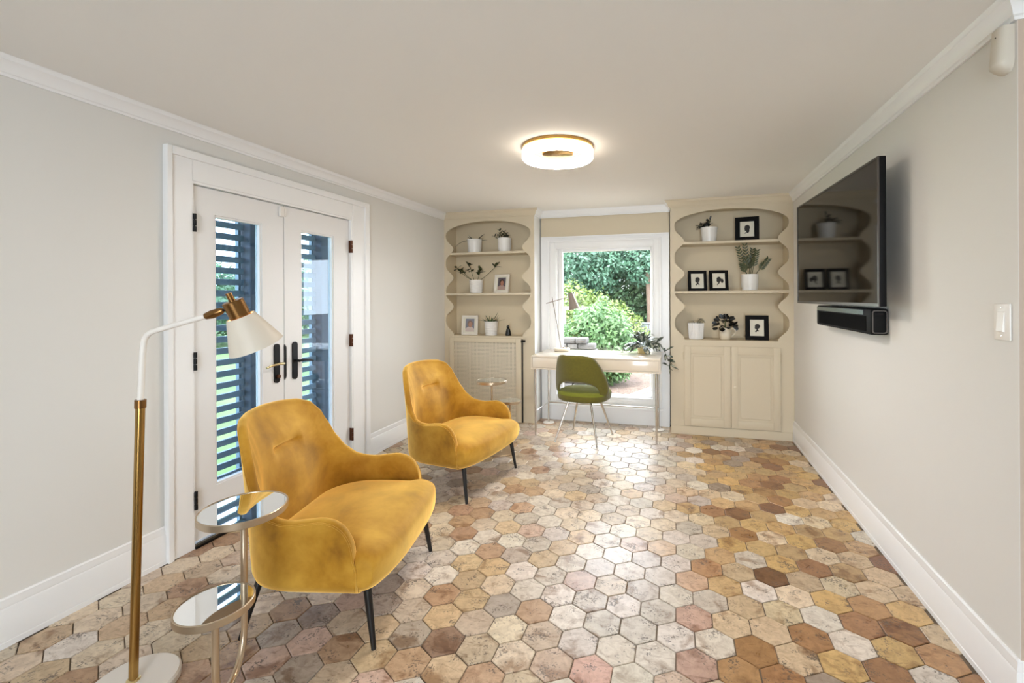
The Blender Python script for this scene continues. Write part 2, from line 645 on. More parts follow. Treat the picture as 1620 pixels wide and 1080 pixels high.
def tile_color(i, j, x, y):
    k = known.get((i, j))
    if k is None:
        if x > 0.15:
            k = rt.choice('tttyyycqqbbrotcwtyu')
        elif x < -1.9:
            k = rt.choice('ttqcycbccwq')
        elif x < -0.9:
            k = rt.choice('ccqqgtwtugbpwo')
        else:
            k = rt.choice('ccwwggqqtugpwct')
    r, g, b = pal[k]
    e_ = 0.06 if x > 0.0 else (0.32 if x < -1.5 else 0.36)  # left and centre tiles paler; the centre's window glare is mixed into colour
    r, g, b = r * (1 - e_) + 224 * e_, g * (1 - e_) + 216 * e_, b * (1 - e_) + 208 * e_
    f = rt.uniform(0.94, 1.05)
    return lin(tuple(min(255, c * f) for c in (r, g + rt.uniform(-2, 2), b + rt.uniform(-4, 3))))


def hex_mesh(seed):
    rr = random.Random(seed)
    R = TP / math.sqrt(3) - 0.0018
    cor = []
    for k in range(6):
        a = PI / 6 + k * PI / 3
        f = R + rr.uniform(-0.0016, 0.0008)
        cor.append((f * math.cos(a), f * math.sin(a)))
    m = MB()
    vs = [(x, y, -0.007) for x, y in cor] + [(x, y, -0.0024) for x, y in cor]
    vs += [(x * 0.968, y * 0.968, rr.uniform(-0.0004, 0.0003)) for x, y in cor]
    fs = [(k, (k + 1) % 6, 6 + (k + 1) % 6, 6 + k) for k in range(6)]
    fs += [(6 + k, 6 + (k + 1) % 6, 12 + (k + 1) % 6, 12 + k) for k in range(6)]
    fs.append((12, 13, 14, 15, 16, 17))
    return m.add(vs, fs)


hexes = [hex_mesh(s) for s in range(8)]
hmesh = [h.mesh('tile', M['tile'], 40) for h in hexes]
YAW = math.radians(14.832)
tiles = []
for j in range(-9, 28):
    for i in range(-18, 46):
        x = O0[0] + TP * (i - j * 0.5)
        y = O0[1] + TP * 0.8660254 * j
        if not (XL - 0.03 < x and y < 4.93 and y > 0.6):
            continue
        if x > (XR + 0.03 if y > YE - 0.04 else 1.9):
            continue
        zc = -math.sin(YAW) * x + math.cos(YAW) * y
        if zc < 0.3:
            continue
        a = (math.cos(YAW) * x + math.sin(YAW) * y) / zc
        u, v = 881 + 717.5 * a, 469.7 + 717.5 * 1.38 / zc
        vis = -60 < u < 1680 and v < 1140
        # tiles hidden behind the built-ins
        if y > YB + 0.05 and not (NX0 < x < NX1):
            continue
        tiles.append((0 if vis else 1, zc * math.hypot(1, a), x, y, i, j))
tiles.sort()
far = MB()
far_col = []
for n, (hid, d, x, y, i, j) in enumerate(tiles):
    c = tile_color(i, j, x, y)
    v = rt.randrange(8)
    rz = rt.randrange(6) * PI / 3
    tx, ty = rt.gauss(0, 0.0045), rt.gauss(0, 0.0045)
    dz = rt.uniform(-0.0008, 0.0004)
    if n < 300:
        o = bpy.data.objects.new('tile', hmesh[v])
        COL.objects.link(o)
        o.parent = floor
        o.location = (x, y, dz)
        o.rotation_euler = (tx, ty, rz)
        o.color = c
    else:
        R = Matrix.Translation((x, y, dz)) @ Matrix.Rotation(tx, 4, 'X') @ Matrix.Rotation(ty, 4, 'Y') @ Matrix.Rotation(rz, 4, 'Z')
        far.add([R @ Vector(p) for p in hexes[v].v], hexes[v].f)
        far_col += [c] * 18
far_me = far.mesh('far_tiles', M['tile_far'], 40)
att = far_me.color_attributes.new('tile_color', 'FLOAT_COLOR', 'POINT')
att.data.foreach_set('color', np.array(far_col, dtype=np.float32).ravel())
far_o = bpy.data.objects.new('far_tiles', far_me)
COL.objects.link(far_o)
far_o.parent = floor
tag(far_o, kind='stuff')

# ------------------------------------------------------------------ double doors on the left wall
cas = MB()
X0 = XL + E_
for (y0, y1, z0, z1) in ((1.768, 1.9, 0, 2.18), (3.172, 3.369, 0, 2.18)):
    cas.box(X0, XL + 0.022, y0, y1, z0, z1, 0.003)
cas.box(X0, XL + 0.0215, 1.9, 3.172, 2.03, 2.18, 0.003)
cas.box(X0, XL + 0.036, 1.762, 1.79, 0, 2.19, 0.004)
cas.box(X0, XL + 0.036, 3.318, 3.372, 0, 2.19, 0.004)
cas.box(X0, XL + 0.036, 1.79, 3.318, 2.146, 2.19, 0.004)
# jamb lining
cas.box(XL - 0.14, XL + 0.02, DY0 + 0.0005, DY0 + 0.012, 0.0, 2.03)
cas.box(XL - 0.14, XL + 0.02, DY1 - 0.014, DY1 - 0.0005, 0.0, 2.03)
cas.box(XL - 0.14, XL + 0.02, DY0 + 0.012, DY1 - 0.014, 2.017, 2.0295)
struct(cas.build('trim_10', M['trim']))
th = MB()
th.box(XL - 0.14, XL + 0.03, DY0 + 0.013, DY1 - 0.015, 0.0, 0.012)
th = struct(th.build('trim_11', M['black_metal']))
MB().box(XL + 0.006, XL + 0.018, DY0 + 0.013, DY1 - 0.015, 0.012, 0.02).build('metal_strip', M['chrome'], th)


def leaf_door(n, y0, y1, g0, g1):
    x0, x1 = XL - 0.05, XL - 0.002
    z0, z1, q0, q1 = 0.03, 2.012, 0.295, 1.866
    m = MB()
    m.box(x0, x1, y0, g0, z0, z1)
    m.box(x0, x1, g1, y1, z0, z1)
    m.box(x0, x1, g0, g1, z0, q0)
    m.box(x0, x1, g0, g1, q1, z1)
    d = struct(m.build('door_%d' % n, M['door']))
    b = MB()
    for (a0, a1, c0, c1) in ((g0, g0 + 0.012, q0, q1), (g1 - 0.012, g1, q0, q1), (g0 + 0.012, g1 - 0.012, q0, q0 + 0.012), (g0 + 0.012, g1 - 0.012, q1 - 0.012, q1)):
        b.box(x0 + 0.006, x1 - 0.008, a0, a1, c0, c1)
    b.build('glazing_bead', M['door'], d)
    MB().box(XL - 0.032, XL - 0.027, g0 + 0.008, g1 - 0.008, q0 + 0.008, q1 - 0.008).build('pane', M['door_glass'], d)
    return d


dl = leaf_door(1, 1.909, 2.516, 2.041, 2.352)
dr = leaf_door(2, 2.522, 3.154, 2.668, 2.986)


def rounded_plate(w, h, r, n=6):
    pts = []
    for cx, cz, a0 in ((w / 2 - r, h / 2 - r, 0), (-w / 2 + r, h / 2 - r, PI / 2), (-w / 2 + r, -h / 2 + r, PI), (w / 2 - r, -h / 2 + r, 1.5 * PI)):
        for k in range(n + 1):
            a = a0 + k / n * PI / 2
            pts.append((cx + r * math.cos(a), cz + r * math.sin(a)))
    return pts


def door_set(d, y, lever_mat, sgn, thumb):
    # plate lies on the door face and faces +x
    Mx = Matrix.Translation((XL - 0.002, y, 0.945)) @ Matrix.Rotation(-PI / 2, 4, 'Z')
    p = MB().prism(rounded_plate(0.042, 0.262, 0.0205), 0.010, Mx).build('handle_plate', M['black_metal'], d, 30)
    l = MB()
    x = XL + 0.008
    l.tube([(x, y, 0.945), (x + 0.042, y, 0.945)], 0.009, 12)
    l.tube([(x + 0.042, y - sgn * 0.012, 0.945), (x + 0.046, y + sgn * 0.03, 0.947), (x + 0.043, y + sgn * 0.075, 0.943), (x + 0.038, y + sgn * 0.118, 0.932)],
           [0.009, 0.0085, 0.0075, 0.006], 12)
    l.build('lever', lever_mat, p, 40)
    if thumb:
        MB().lathe([(0, 0), (0.014, 0), (0.012, 0.014), (0, 0.016)], (XL + 0.008, y + 0.004, 0.858), 14, (1, 0, 0)).build('thumb_turn', M['bronze'], p, 40)


door_set(dl, 2.455, M['pale_brass'], -1, True)
door_set(dr, 2.603, M['black_metal'], 1, False)
MB().prism([(-0.012, -0.10), (0.0, -0.12), (0.003, -0.1), (0.003, 0.1), (0.0, 0.12), (-0.012, 0.10)], 0.008,
           Matrix.Translation((XL - 0.003, 2.52, 0.945)) @ Matrix.Rotation(-PI / 2, 4, 'Z')).build('latch_plate', M['black_metal'], dl)
for d, y, ml in ((dl, 1.9075, M['black_metal']), (dr, 3.1555, M['bronze'])):
    for z in (1.80, 1.035, 0.267):
        h = MB()
        for q in range(3):
            h.tube([(XL + 0.026, y, z - 0.05 + q * 0.0345), (XL + 0.026, y, z - 0.05 + q * 0.0345 + 0.031)], 0.0085, 10)
        h.box(XL - 0.0015, XL + 0.026, y - 0.002, y + 0.002, z - 0.05, z + 0.05)
        h.build('hinge', ml, d, 40)
s = thing('contact_sensor', 'small white door contact sensor at the top of the glazed double doors', 'sensor', (XL, 2.497, 1.965))
MB().box(0.0, 0.02, -0.024, 0.012, -0.032, 0.034, 0.004).build('body', M['white_plastic'], s, 40)
MB().box(0.0, 0.016, 0.016, 0.03, -0.026, 0.028, 0.003).build('magnet', M['white_plastic'], s, 40)

# ------------------------------------------------------------------ built-in bookcases
ZB = 0.945
BD = 0.27                            # niche depth


def alcove_half(z, half):
    """half width of the scalloped opening at height z"""
    P = 0.328
    t = (z - 0.950) / P
    nose = ((1 + math.cos(2 * PI * t)) / 2) ** 1.7
    return half - 0.095 * nose


def bookcase(name, label, xa, xb, cx, half, shelves):
    root = thing(name, label, 'bookcase', (cx, YB, 0))
    a, b = xa - cx, xb - cx
    zs = [ZB + (2.098 - ZB) * k / 120 for k in range(121)]
    zt = 2.240
    top = ZC - 0.0005
    m = MB()
    n = 48
    outline = [(-alcove_half(z, half), z) for z in zs]
    arch = []
    for k in range(1, n):
        t = PI - PI * k / n
        arch.append((half * math.cos(t), 2.098 + (zt - 2.098) * math.sin(t)))
    outline += arch + [(alcove_half(z, half), z) for z in reversed(zs)]
    th_ = 0.022

    def q(p0, p1, p2, p3):
        m.add([(p[0], 0, p[1]) for p in (p0, p1, p2, p3)], [(0, 1, 2, 3)])

    for z0, z1 in zip(zs[:-1], zs[1:]):
        for s_, e_ in ((-1, a), (1, b)):
            q((e_, z0), (s_ * alcove_half(z0, half), z0), (s_ * alcove_half(z1, half), z1), (e_, z1))
    ar = [(-half, 2.098)] + arch + [(half, 2.098)]
    for p0, p1 in zip(ar[:-1], ar[1:]):
        q(p0, p1, (p1[0], top), (p0[0], top))
    q((a, 2.098), (-half, 2.098), (-half, top), (a, top))
    q((half, 2.098), (b, 2.098), (b, top), (half, top))
    q((a, 0), (b, 0), (b, ZB), (a, ZB))
    for p0, p1 in zip(outline[:-1], outline[1:]):
        m.add([(p0[0], 0, p0[1]), (p1[0], 0, p1[1]), (p1[0], th_, p1[1]), (p0[0], th_, p0[1])], [(0, 1, 2, 3)])
    m.build('face_frame', M['beige'], root)
    hi = half + 0.004
    MB().box(-hi, hi, BD, BD + 0.012, ZB, 2.3).build('back_panel', M['niche'], root)
    MB().box(-hi - 0.012, -hi, th_, BD + 0.012, ZB, 2.3).build('side_panel', M['niche'], root)
    MB().box(hi, hi + 0.012, th_, BD + 0.012, ZB, 2.3).build('side_panel', M['niche'], root)
    MB().box(-hi, hi, th_, BD, zt + 0.02, zt + 0.035).build('top_panel', M['niche'], root)
    MB().box(-hi, hi, 0.0006, BD, ZB - 0.02, ZB).build('bottom_board', M['beige'], root)
    for zsh in shelves:
        hs = alcove_half(zsh - 0.012, half) - 0.0005
        MB().box(-hs, hs, -0.001, th_, zsh - 0.024, zsh).add(*(lambda v: (v, [(0, 1, 2, 3), (7, 6, 5, 4), (0, 4, 5, 1), (2, 6, 7, 3), (1, 5, 6, 2), (0, 3, 7, 4)]))(
            [(-hi, th_, zsh - 0.024), (hi, th_, zsh - 0.024), (hi, BD, zsh - 0.024), (-hi, BD, zsh - 0.024), (-hi, th_, zsh), (hi, th_, zsh), (hi, BD, zsh), (-hi, BD, zsh)])).build('shelf', M['beige'], root)
    # inner side towards the nook
    if xa < -1.6:
        MB().box(b - 0.012, b, 0.001, 0.29, 0, top).build('end_panel', M['trim'], root)
    else:
        MB().box(a, a + 0.012, 0.001, 0.29, 0, top).build('end_panel', M['trim'], root)
    return root


SL = (1.893, 1.430)
SR = (1.925, 1.434)
bl = bookcase('built_in_bookcase', 'beige built-in bookcase with scalloped niche above the woven radiator cover', XL + 0.001, NX0, -2.063, 0.513, SL)
br = bookcase('built_in_bookcase', 'beige built-in bookcase with scalloped niche above two cupboard doors', NX1, XR - 0.001, 0.504, 0.526, SR)
# cupboard doors on the right one (local to br at x 0.504)
for s_, x0, x1 in ((-1, 0.068, 0.503), (1, 0.509, 0.950)):
    x0 -= 0.504
    x1 -= 0.504
    z0, z1 = 0.092, 0.884
    m = MB()
    m.box(x0, x0 + 0.062, -0.018, -0.0008, z0, z1, 0.002)
    m.box(x1 - 0.062, x1, -0.018, -0.0008, z0, z1, 0.002)
    m.box(x0 + 0.062, x1 - 0.062, -0.0178, -0.0008, z0, z0 + 0.075, 0.002)
    m.box(x0 + 0.062, x1 - 0.062, -0.0178, -0.0008, z1 - 0.075, z1, 0.002)
    d = m.build('door', M['beige'], br, 40)
    p = MB()
    p.box(x0 + 0.062, x1 - 0.062, -0.009, -0.0008, z0 + 0.075, z1 - 0.075)
    p.box(x0 + 0.085, x1 - 0.085, -0.0135, -0.009, z0 + 0.098, z1 - 0.098, 0.004)
    p.build('door_panel', M['beige'], d)
    xh = x0 - 0.006 if s_ < 0 else x1 + 0.006
    for z in (z0 + 0.1, z1 - 0.1):
        MB().box(xh - 0.006, xh + 0.006, -0.011, -0.0008, z - 0.035, z + 0.035, 0.003).tube([(xh, -0.012, z - 0.042), (xh, -0.012, z + 0.042)], 0.004, 8).build('hinge', M['beige'], d)
    if s_ > 0:
        MB().lathe([(0, 0), (0.006, 0), (0.006, 0.012), (0.013, 0.018), (0.012, 0.026), (0, 0.029)], (x0 + 0.03, -0.018, 0.50), 16, (0, -1, 0)).build('knob', M['cream_ceramic'], d, 40)
MB().box(NX1 - 0.504, XR - 0.504 - 0.019, -0.010, -0.0008, 0.0, 0.082, 0.002).build('plinth', M['beige'], br)

# radiator cover with woven cane grille
rc = thing('radiator_cover', 'cream framed radiator cover panel with woven cane grille', 'radiator cover', (-2.085, YB - 0.003, 0))
x0, x1, z1 = -0.434, 0.434, 0.925
fr = MB()
fr.box(x0, x0 + 0.055, -0.03, 0, 0.004, z1, 0.003)
fr.box(x1 - 0.065, x1, -0.03, 0, 0.004, z1, 0.003)
fr.box(x0 + 0.055, x1 - 0.065, -0.0295, 0, z1 - 0.05, z1, 0.003)
fr.box(x0 + 0.055, x1 - 0.065, -0.0295, 0, 0.004, 0.07, 0.003)
fr.build('frame', M['beige'], rc, 40)
MB().box(x0 + 0.055, x1 - 0.065, -0.006, -0.002, 0.07, z1 - 0.05).build('backing', mat('cane_backing', (128, 112, 90), 0.8), rc)
gm = MB()
gx0, gx1, gz0, gz1 = x0 + 0.055, x1 - 0.065, 0.07, z1 - 0.05
nx, nz = 52, 56
for k in range(1, nx):
    x = gx0 + (gx1 - gx0) * k / nx
    gm.box(x - 0.0038, x + 0.0038, -0.018, -0.011, gz0, gz1)
for k in range(1, nz):
    z = gz0 + (gz1 - gz0) * k / nz
    gm.box(gx0, gx1, -0.022, -0.0135, z - 0.0038, z + 0.0038)
tag(gm.build('cane_grille', M['cane'], rc), kind='stuff')
MB().box(x1 + 0.0005, x1 + 0.012, -0.020, 0, 0.004, z1 - 0.01).build('painted_gap_shade', M['black'], rc)  # black strip painted in for the shade of the open panel's gap
MB().box(x1 + 0.002, x1 + 0.012, -0.045, -0.02, z1 - 0.04, z1 - 0.012, 0.002).tube([(x1 + 0.007, -0.035, z1 - 0.024), (x1 + 0.05, -0.035, z1 - 0.024)], 0.012, 10).build('latch', M['black_metal'], rc)

# ------------------------------------------------------------------ window in the nook
lining = MB()
LX0, LX1 = NX0 + 0.0135, NX1 - 0.0135
lining.box(LX0, WX0, YN, 5.0195, 0.0, 2.055)
lining.box(WX1, LX1, YN, 5.0195, 0.0, 2.055)
lining.box(WX0, WX1, YN, 5.0195, WZ1, 2.055)
lining.box(WX0, WX1, YN, 5.0195, 0.0, WZ0)
lining.box(LX0, LX1, YN - 0.01, YN - 0.0002, 2.040, 2.058, 0.002)
struct(lining.build('trim_12', M['trim']))
struct(MB().box(LX0, LX1, YN + 0.004, 5.0195, 2.0585, ZC - 0.0005).build('wall_back_nook', M['beige']))


def ring(m, x0, x1, z0, z1, t, y0, y1, b=0.003, tb=None):
    tb = t if tb is None else tb
    m.box(x0, x0 + t, y0, y1, z0, z1, b)
    m.box(x1 - t, x1, y0, y1, z0, z1, b)
    m.box(x0 + t, x1 - t, y0 + 0.0004, y1, z1 - t, z1, b)
    m.box(x0 + t, x1 - t, y0 + 0.0004, y1, z0, z0 + tb, b)


wf = MB()
ring(wf, -1.408, -0.158, 0.195, 2.012, 0.022, YN - 0.032, YN - 0.0003)
ring(wf, -1.386, -0.180, 0.217, 1.99, 0.062, YN - 0.02, YN - 0.0003)
ring(wf, -1.324, -0.242, 0.279, 1.928, 0.014, YN - 0.026, YN - 0.0003, 0.002)
win = struct(wf.build('window_1', M['trim'], smooth=40))
sa = MB()
ring(sa, WX0 + 0.001, WX1 - 0.001, WZ0 + 0.001, WZ1 - 0.001, 0.05, YN + 0.03, YN + 0.075, 0.004)
sa.build('sash', M['trim'], win, 40)
MB().box(WX0 + 0.04, WX1 - 0.04, YN + 0.05, YN + 0.056, WZ0 + 0.04, WZ1 - 0.04).build('pane', M['glass'], win)
MB().box(-1.42, -0.146, YN - 0.06, YN + 0.0, 0.172, 0.196, 0.006).build('window_sill', M['trim'], win, 40)

# ------------------------------------------------------------------ armchairs
AW, AXF, AXS, ADX = 0.387, -0.060, -0.30, 0.305


def chair_half():
    """outer plan curve of the shell from arm front to back centre: (x, y, arc length)"""
    pts = []
    for k in range(15):
        pts.append((AXF + (AXS - AXF) * (k / 15) ** 1.7, AW))
    for k in range(37):
        ph = PI / 2 * k / 36
        pts.append((AXS - ADX * math.sin(ph) ** 0.78, AW * max(0.0, math.cos(ph)) ** 0.78))
    pts[-1] = (AXS - ADX, 0.0)
    return pts


def interp(x, tab):
    for (x0, y0), (x1, y1) in zip(tab[:-1], tab[1:]):
        if x <= x1:
            t = (x - x0) / (x1 - x0)
            t = t * t * (3 - 2 * t) * 0.4 + t * 0.6
            return y0 + (y1 - y0) * t
    return tab[-1][1]


H_ARC = [(0, 0.335), (0.003, 0.385), (0.008, 0.418), (0.018, 0.452), (0.034, 0.480), (0.058, 0.503), (0.09, 0.518), (0.13, 0.525), (0.18, 0.519), (0.24, 0.511), (0.33, 0.511)]
H_Y = [(0, 0.876), (0.10, 0.873), (0.19, 0.864), (0.245, 0.842), (0.280, 0.795), (0.305, 0.725), (0.332, 0.640), (0.358, 0.570), (0.378, 0.525), (0.387, 0.511)]


def armchair():
    root = thing('armchair', '', 'armchair', group='mustard velvet armchairs')
    half = chair_half()
    full = [(x, y) for x, y in half] + [(x, -y) for x, y in reversed(half[:-1])]
    n = len(full)
    hl = [0.0]
    for p0, p1 in zip(half[:-1], half[1:]):
        hl.append(hl[-1] + math.hypot(p1[0] - p0[0], p1[1] - p0[1]))
    nh = len(half)
    rows, edge = [], []
    for i in range(n):
        k = i if i < nh else n - 1 - i
        x, y = full[i]
        ax, ay = full[max(0, i - 1)]
        bx, by = full[min(n - 1, i + 1)]
        d = Vector((bx - ax, by - ay)).normalized()
        nin = Vector((-d.y, d.x))
        if nin.dot(Vector((-0.2 - x, -y))) < 0:
            nin = -nin
        if k < 15 + 3:
            H = interp(hl[k], H_ARC) if hl[k] < 0.33 else 0.511
            if k >= 15:
                H = max(0.511, interp(abs(y), H_Y))
        else:
            H = interp(abs(y), H_Y)
        wb = max(0.0, 1 - abs(y) / AW)
        wb = wb * wb * (3 - 2 * wb)
        t = 0.050 + 0.055 * wb
        tt = 0.036
        secs = []
        zb = 0.222 + 0.012 * wb
        outer = [(0.05, zb), (0.028, zb + 0.004), (0.010, zb + 0.018), (0.002, zb + 0.04)]
        for q in range(1, 9):
            outer.append((0.0, zb + 0.04 + (H - 0.02 - zb - 0.04) * q / 8))
        topc = []
        for q in range(1, 8):
            a = PI - PI * q / 8
            topc.append((tt / 2 + tt / 2 * math.cos(a), H - 0.02 + 0.02 * math.sin(a) ** 0.7))
        inner = []
        zi = 0.30
        for q in range(0, 65):
            z = H - 0.02 + (zi - H + 0.02) * q / 64
            f = min(1.0, (H - 0.02 - z) / 0.18)
            dd = tt + (t - tt) * (f * (2 - f)) + 0.022 * wb * math.exp(-((z - 0.52) / 0.12) ** 2)
            # horizontal tuck in the back cushion
            if abs(y) < 0.16:
                win_ = max(0.0, 1 - (abs(y) / 0.115) ** 4)
                dd -= 0.020 * win_ * math.exp(-((z - 0.688) / 0.009) ** 2) + 0.014 * win_ * math.exp(-((z - 0.688) / 0.045) ** 2)
            inner.append((dd, z))
        secs = outer + topc + inner
        row = []
        for dd, z in secs:
            lean = 0.105 * max(0.0, (z - 0.26) / 0.62) ** 1.15 * (wb ** 0.35 if wb > 0 else 0)
            px_, py_ = x + nin.x * dd - lean, y + nin.y * dd
            row.append((px_, py_, z))
        rows.append(row)
        lean = 0.105 * max(0.0, (H - 0.29) / 0.62) ** 1.15 * (wb ** 0.35 if wb > 0 else 0)
        edge.append((x - nin.x * 0.0005 - lean, y - nin.y * 0.0005, H - 0.013))

    def endrow(row, dx, s_):
        cx = sum(p[0] for p in row) / len(row)
        ys = [p[1] for p in row]
        cy = (max(ys) + min(ys)) / 2
        zc_ = (max(p[2] for p in row) + min(p[2] for p in row)) / 2
        return [(p[0] + dx, cy + (p[1] - cy) * s_, zc_ + (p[2] - zc_) * (1 - (1 - s_) * 0.25)) for p in row]

    rows = [endrow(rows[0], 0.016, 0.55), endrow(rows[0], 0.011, 0.86)] + rows + [endrow(rows[-1], 0.011, 0.86), endrow(rows[-1], 0.016, 0.55)]
    m = MB()
    m.grid(rows, closed_v=True)
    q = len(rows[0])
    m.f.append(tuple(range(q)))
    m.f.append(tuple(range((len(rows) - 1) * q, len(rows) * q)))
    m.build('shell', M['velvet'], root, True)
    pip = [(AXF + 0.011, AW - 0.004, 0.245), (AXF + 0.011, AW - 0.004, 0.315)] + edge[1:-1] + [(AXF + 0.011, -AW + 0.004, 0.315), (AXF + 0.011, -AW + 0.004, 0.245)]
    MB().tube(pip, 0.0036, 8).build('piping', M['velvet'], root, True)
    # seat cushion
    rows = []
    NY, NT = 61, 64
    for i in range(NY):
        yn = math.sin(PI / 2 * (-1 + 2 * i / (NY - 1)))
        bz = (1 - min(1, abs(yn)) ** 14) ** 0.25
        xf = 0.066 - 0.052 * abs(yn) ** 3.2
        xb_ = -0.53
        row = []
        for k in range(NT):
            a = 2 * PI * k / NT
            c_, s_ = math.cos(a), math.sin(a)
            ex = 2 / 4.0
            ux = math.copysign(abs(c_) ** ex, c_)
            uz = math.copysign(abs(s_) ** ex, s_)
            x = (xf + xb_) / 2 + (xf - xb_) / 2 * ux
            zc_ = 0.308
            crown_ = 0.020 * (1 - yn * yn) * max(0.0, 1 - ((x + 0.2) / 0.34) ** 2) if uz > 0 else 0
            z = zc_ + 0.092 * bz * uz + crown_ * max(0, uz)
            if uz < 0 and x > -0.12:
                x -= 0.02 * min(1, (x + 0.12) / 0.15) * abs(uz) ** 2
            t = min(1.0, max(0.0, (x + 0.105) / 0.06))
            t = t * t * (3 - 2 * t)
            wd = 0.345 + (0.386 - 0.345) * t
            if x < -0.30:
                wd -= 0.13 * min(1.0, (-0.30 - x) / 0.23) ** 1.6
            row.append((x, yn * wd, z))
        rows.append(row)
    m = MB().grid(rows, closed_v=True)
    m.build('seat_cushion', M['velvet'], root, True)
    for sx, sy in ((1, 1), (1, -1), (-1, 1), (-1, -1)):
        if sx > 0:
            p0, p1 = (-0.035, sy * 0.325, 0.235), (0.0, sy * 0.345, 0.0)
        else:
            p0, p1 = (-0.50, sy * 0.27, 0.26), (-0.565, sy * 0.315, 0.0)
        MB().tube([p0, p1], [0.0165, 0.0095], 14).build('leg', M['black'], root, 40)
    return root


ca = armchair()
ca.location = (-1.232, 1.875, 0)
ca.rotation_euler = (0, 0, math.radians(12.25))
ca['label'] = 'mustard velvet armchair in front, beside the floor lamp'
cb = dup(ca, (-1.316, 3.116, 0), math.radians(-8.24), 'mustard velvet armchair farther back, near the radiator cover')

# ------------------------------------------------------------------ two-tier side tables
Z1, R1, Z2, R2 = 0.655, 0.134, 0.450, 0.1035


def side_table(loc, ang, label):
    """origin on the floor under the middle of the bent tube; +x points to the lower disc"""
    t = thing('side_table', label, 'side table', loc, ang, 'two-tier mirrored side tables')
    h = 0.098
    for x, z, r, nm in ((-h, Z1, R1, 'upper_tray'), (h, Z2, R2, 'lower_tray')):
        tr = MB().lathe([(0, z - 0.024), (r - 0.003, z - 0.024), (r, z - 0.021), (r, z - 0.001), (r - 0.002, z + 0.001), (r - 0.005, z), (r - 0.005, z - 0.004), (0, z - 0.004)], (x, 0, 0), 64).build(nm, M['champagne'], t, 40)
        MB().lathe([(0, z - 0.0038), (r - 0.0052, z - 0.0038), (r - 0.0052, z - 0.0015), (0, z - 0.0015)], (x, 0, 0), 64).build('mirror', M['mirror'], tr, 40)
    pts = [(-h, 0, Z1 - 0.022), (-h, 0, 0.45), (-h, 0, 0.24)]
    for k in range(1, 24):
        a = PI + PI * k / 24
        pts.append((h * math.cos(a), 0, 0.24 + 0.115 * math.sin(a)))
    pts += [(h, 0, 0.24), (h, 0, Z2 - 0.022)]
    MB().tube(pts, 0.0105, 16).build('bent_tube', M['champagne'], t, 50)
    MB().tube([(0, 0, 0.012), (0, 0, 0.125)], 0.0105, 16).build('stem', M['champagne'], t, 50)
    MB().lathe([(0, 0), (0.122, 0), (0.125, 0.003), (0.125, 0.010), (0.122, 0.013), (0, 0.013)], (0, 0, 0), 64).build('base', M['champagne'], t, 40)
    return t


up, lo = Vector((-1.462, 1.247)), Vector((-1.371, 1.073))
mid = (up + lo) / 2
t1 = side_table((mid.x, mid.y, 0), math.atan2(lo.y - up.y, lo.x - up.x), 'two-tier mirrored side table in front, between floor lamp and near armchair')
up = Vector((-1.572, 3.695))
dirv = (Vector((-1.477, 3.844)) - up).normalized()
mid = up + dirv * 0.098
t2 = dup(t1, (mid.x, mid.y, 0), math.atan2(dirv.y, dirv.x), 'two-tier mirrored side table behind the far armchair, by the radiator cover')

# ------------------------------------------------------------------ floor lamp
fl = thing('floor_lamp', 'white and brass reading floor lamp with conical shade beside the near side table', 'floor lamp', (-1.866, 1.166, 0))
B0 = Vector((-1.866, 1.166, 0))


def FL(x, y, z):
    return Vector((x, y, z)) - B0


MB().lathe([(0, 0), (0.128, 0), (0.132, 0.004), (0.132, 0.024), (0.126, 0.031), (0, 0.032)], (0, 0, 0), 64).build('base', M['white_enamel'], fl, 40)
MB().lathe([(0, 0.031), (0.02, 0.031), (0.02, 0.037), (0.014, 0.041), (0, 0.041)], (0, 0, 0), 24).build('collar', M['pale_brass'], fl, 40)
ptop = FL(-1.838, 1.174, 1.006)
MB().tube([(0, 0, 0.032), ptop], 0.0135, 20).build('pole', M['brass'], fl, 50)
MB().tube([FL(-1.8385, 1.174, 0.995), FL(-1.8375, 1.174, 1.024)], 0.0165, 20).build('pole_ferrule', M['dark_brass'], fl, 50)
MB().tube([FL(-1.838, 1.174, 1.02), FL(-1.830, 1.176, 1.18), FL(-1.8265, 1.177, 1.215), FL(-1.822, 1.178, 1.238), FL(-1.812, 1.181, 1.254),
           FL(-1.797, 1.185, 1.264), FL(-1.775, 1.191, 1.271), FL(-1.603, 1.236, 1.321)], 0.0095, 14).build('arm', M['white_enamel'], fl, 50)
MB().tube([FL(-1.612, 1.2335, 1.318), FL(-1.590, 1.2395, 1.325), FL(-1.560, 1.2475, 1.336), FL(-1.552, 1.2497, 1.339)], [0.0115, 0.0155, 0.0125, 0.007], 14).build('arm_joint', M['dark_brass'], fl, 50)
ax = Vector((0.030, 0.066, -0.162)).normalized()
ct = FL(-1.522, 1.258, 1.372)
MB().tube([FL(-1.553, 1.2495, 1.339), ct + ax * 0.03], 0.0045, 10).build('swivel', M['black_metal'], fl, 50)
MB().lathe([(0, 0), (0.031, 0), (0.0335, 0.003), (0.0335, 0.066), (0.030, 0.066), (0.030, 0.004), (0, 0.004)], ct, 32, ax).build('socket_cap', M['dark_brass'], fl, 35)
MB().lathe([(0, -0.03), (0.010, -0.03), (0.0105, 0.002), (0, 0.002)], ct, 16, ax).build('switch_knob', M['dark_brass'], fl, 35)
MB().lathe([(0.0425, 0.060), (0.0455, 0.060), (0.090, 0.182), (0.087, 0.182), (0.0425, 0.062)], ct, 48, ax).build('shade', M['lamp_cream'], fl, 35)
MB().lathe([(0, 0.062), (0.012, 0.062), (0.014, 0.085), (0.024, 0.105), (0.024, 0.12), (0.014, 0.135), (0, 0.138)], ct, 20, ax).build('bulb', mat('warm_bulb', (255, 220, 170), 0.5, emit=((255, 214, 160), 9.0)), fl, 60)

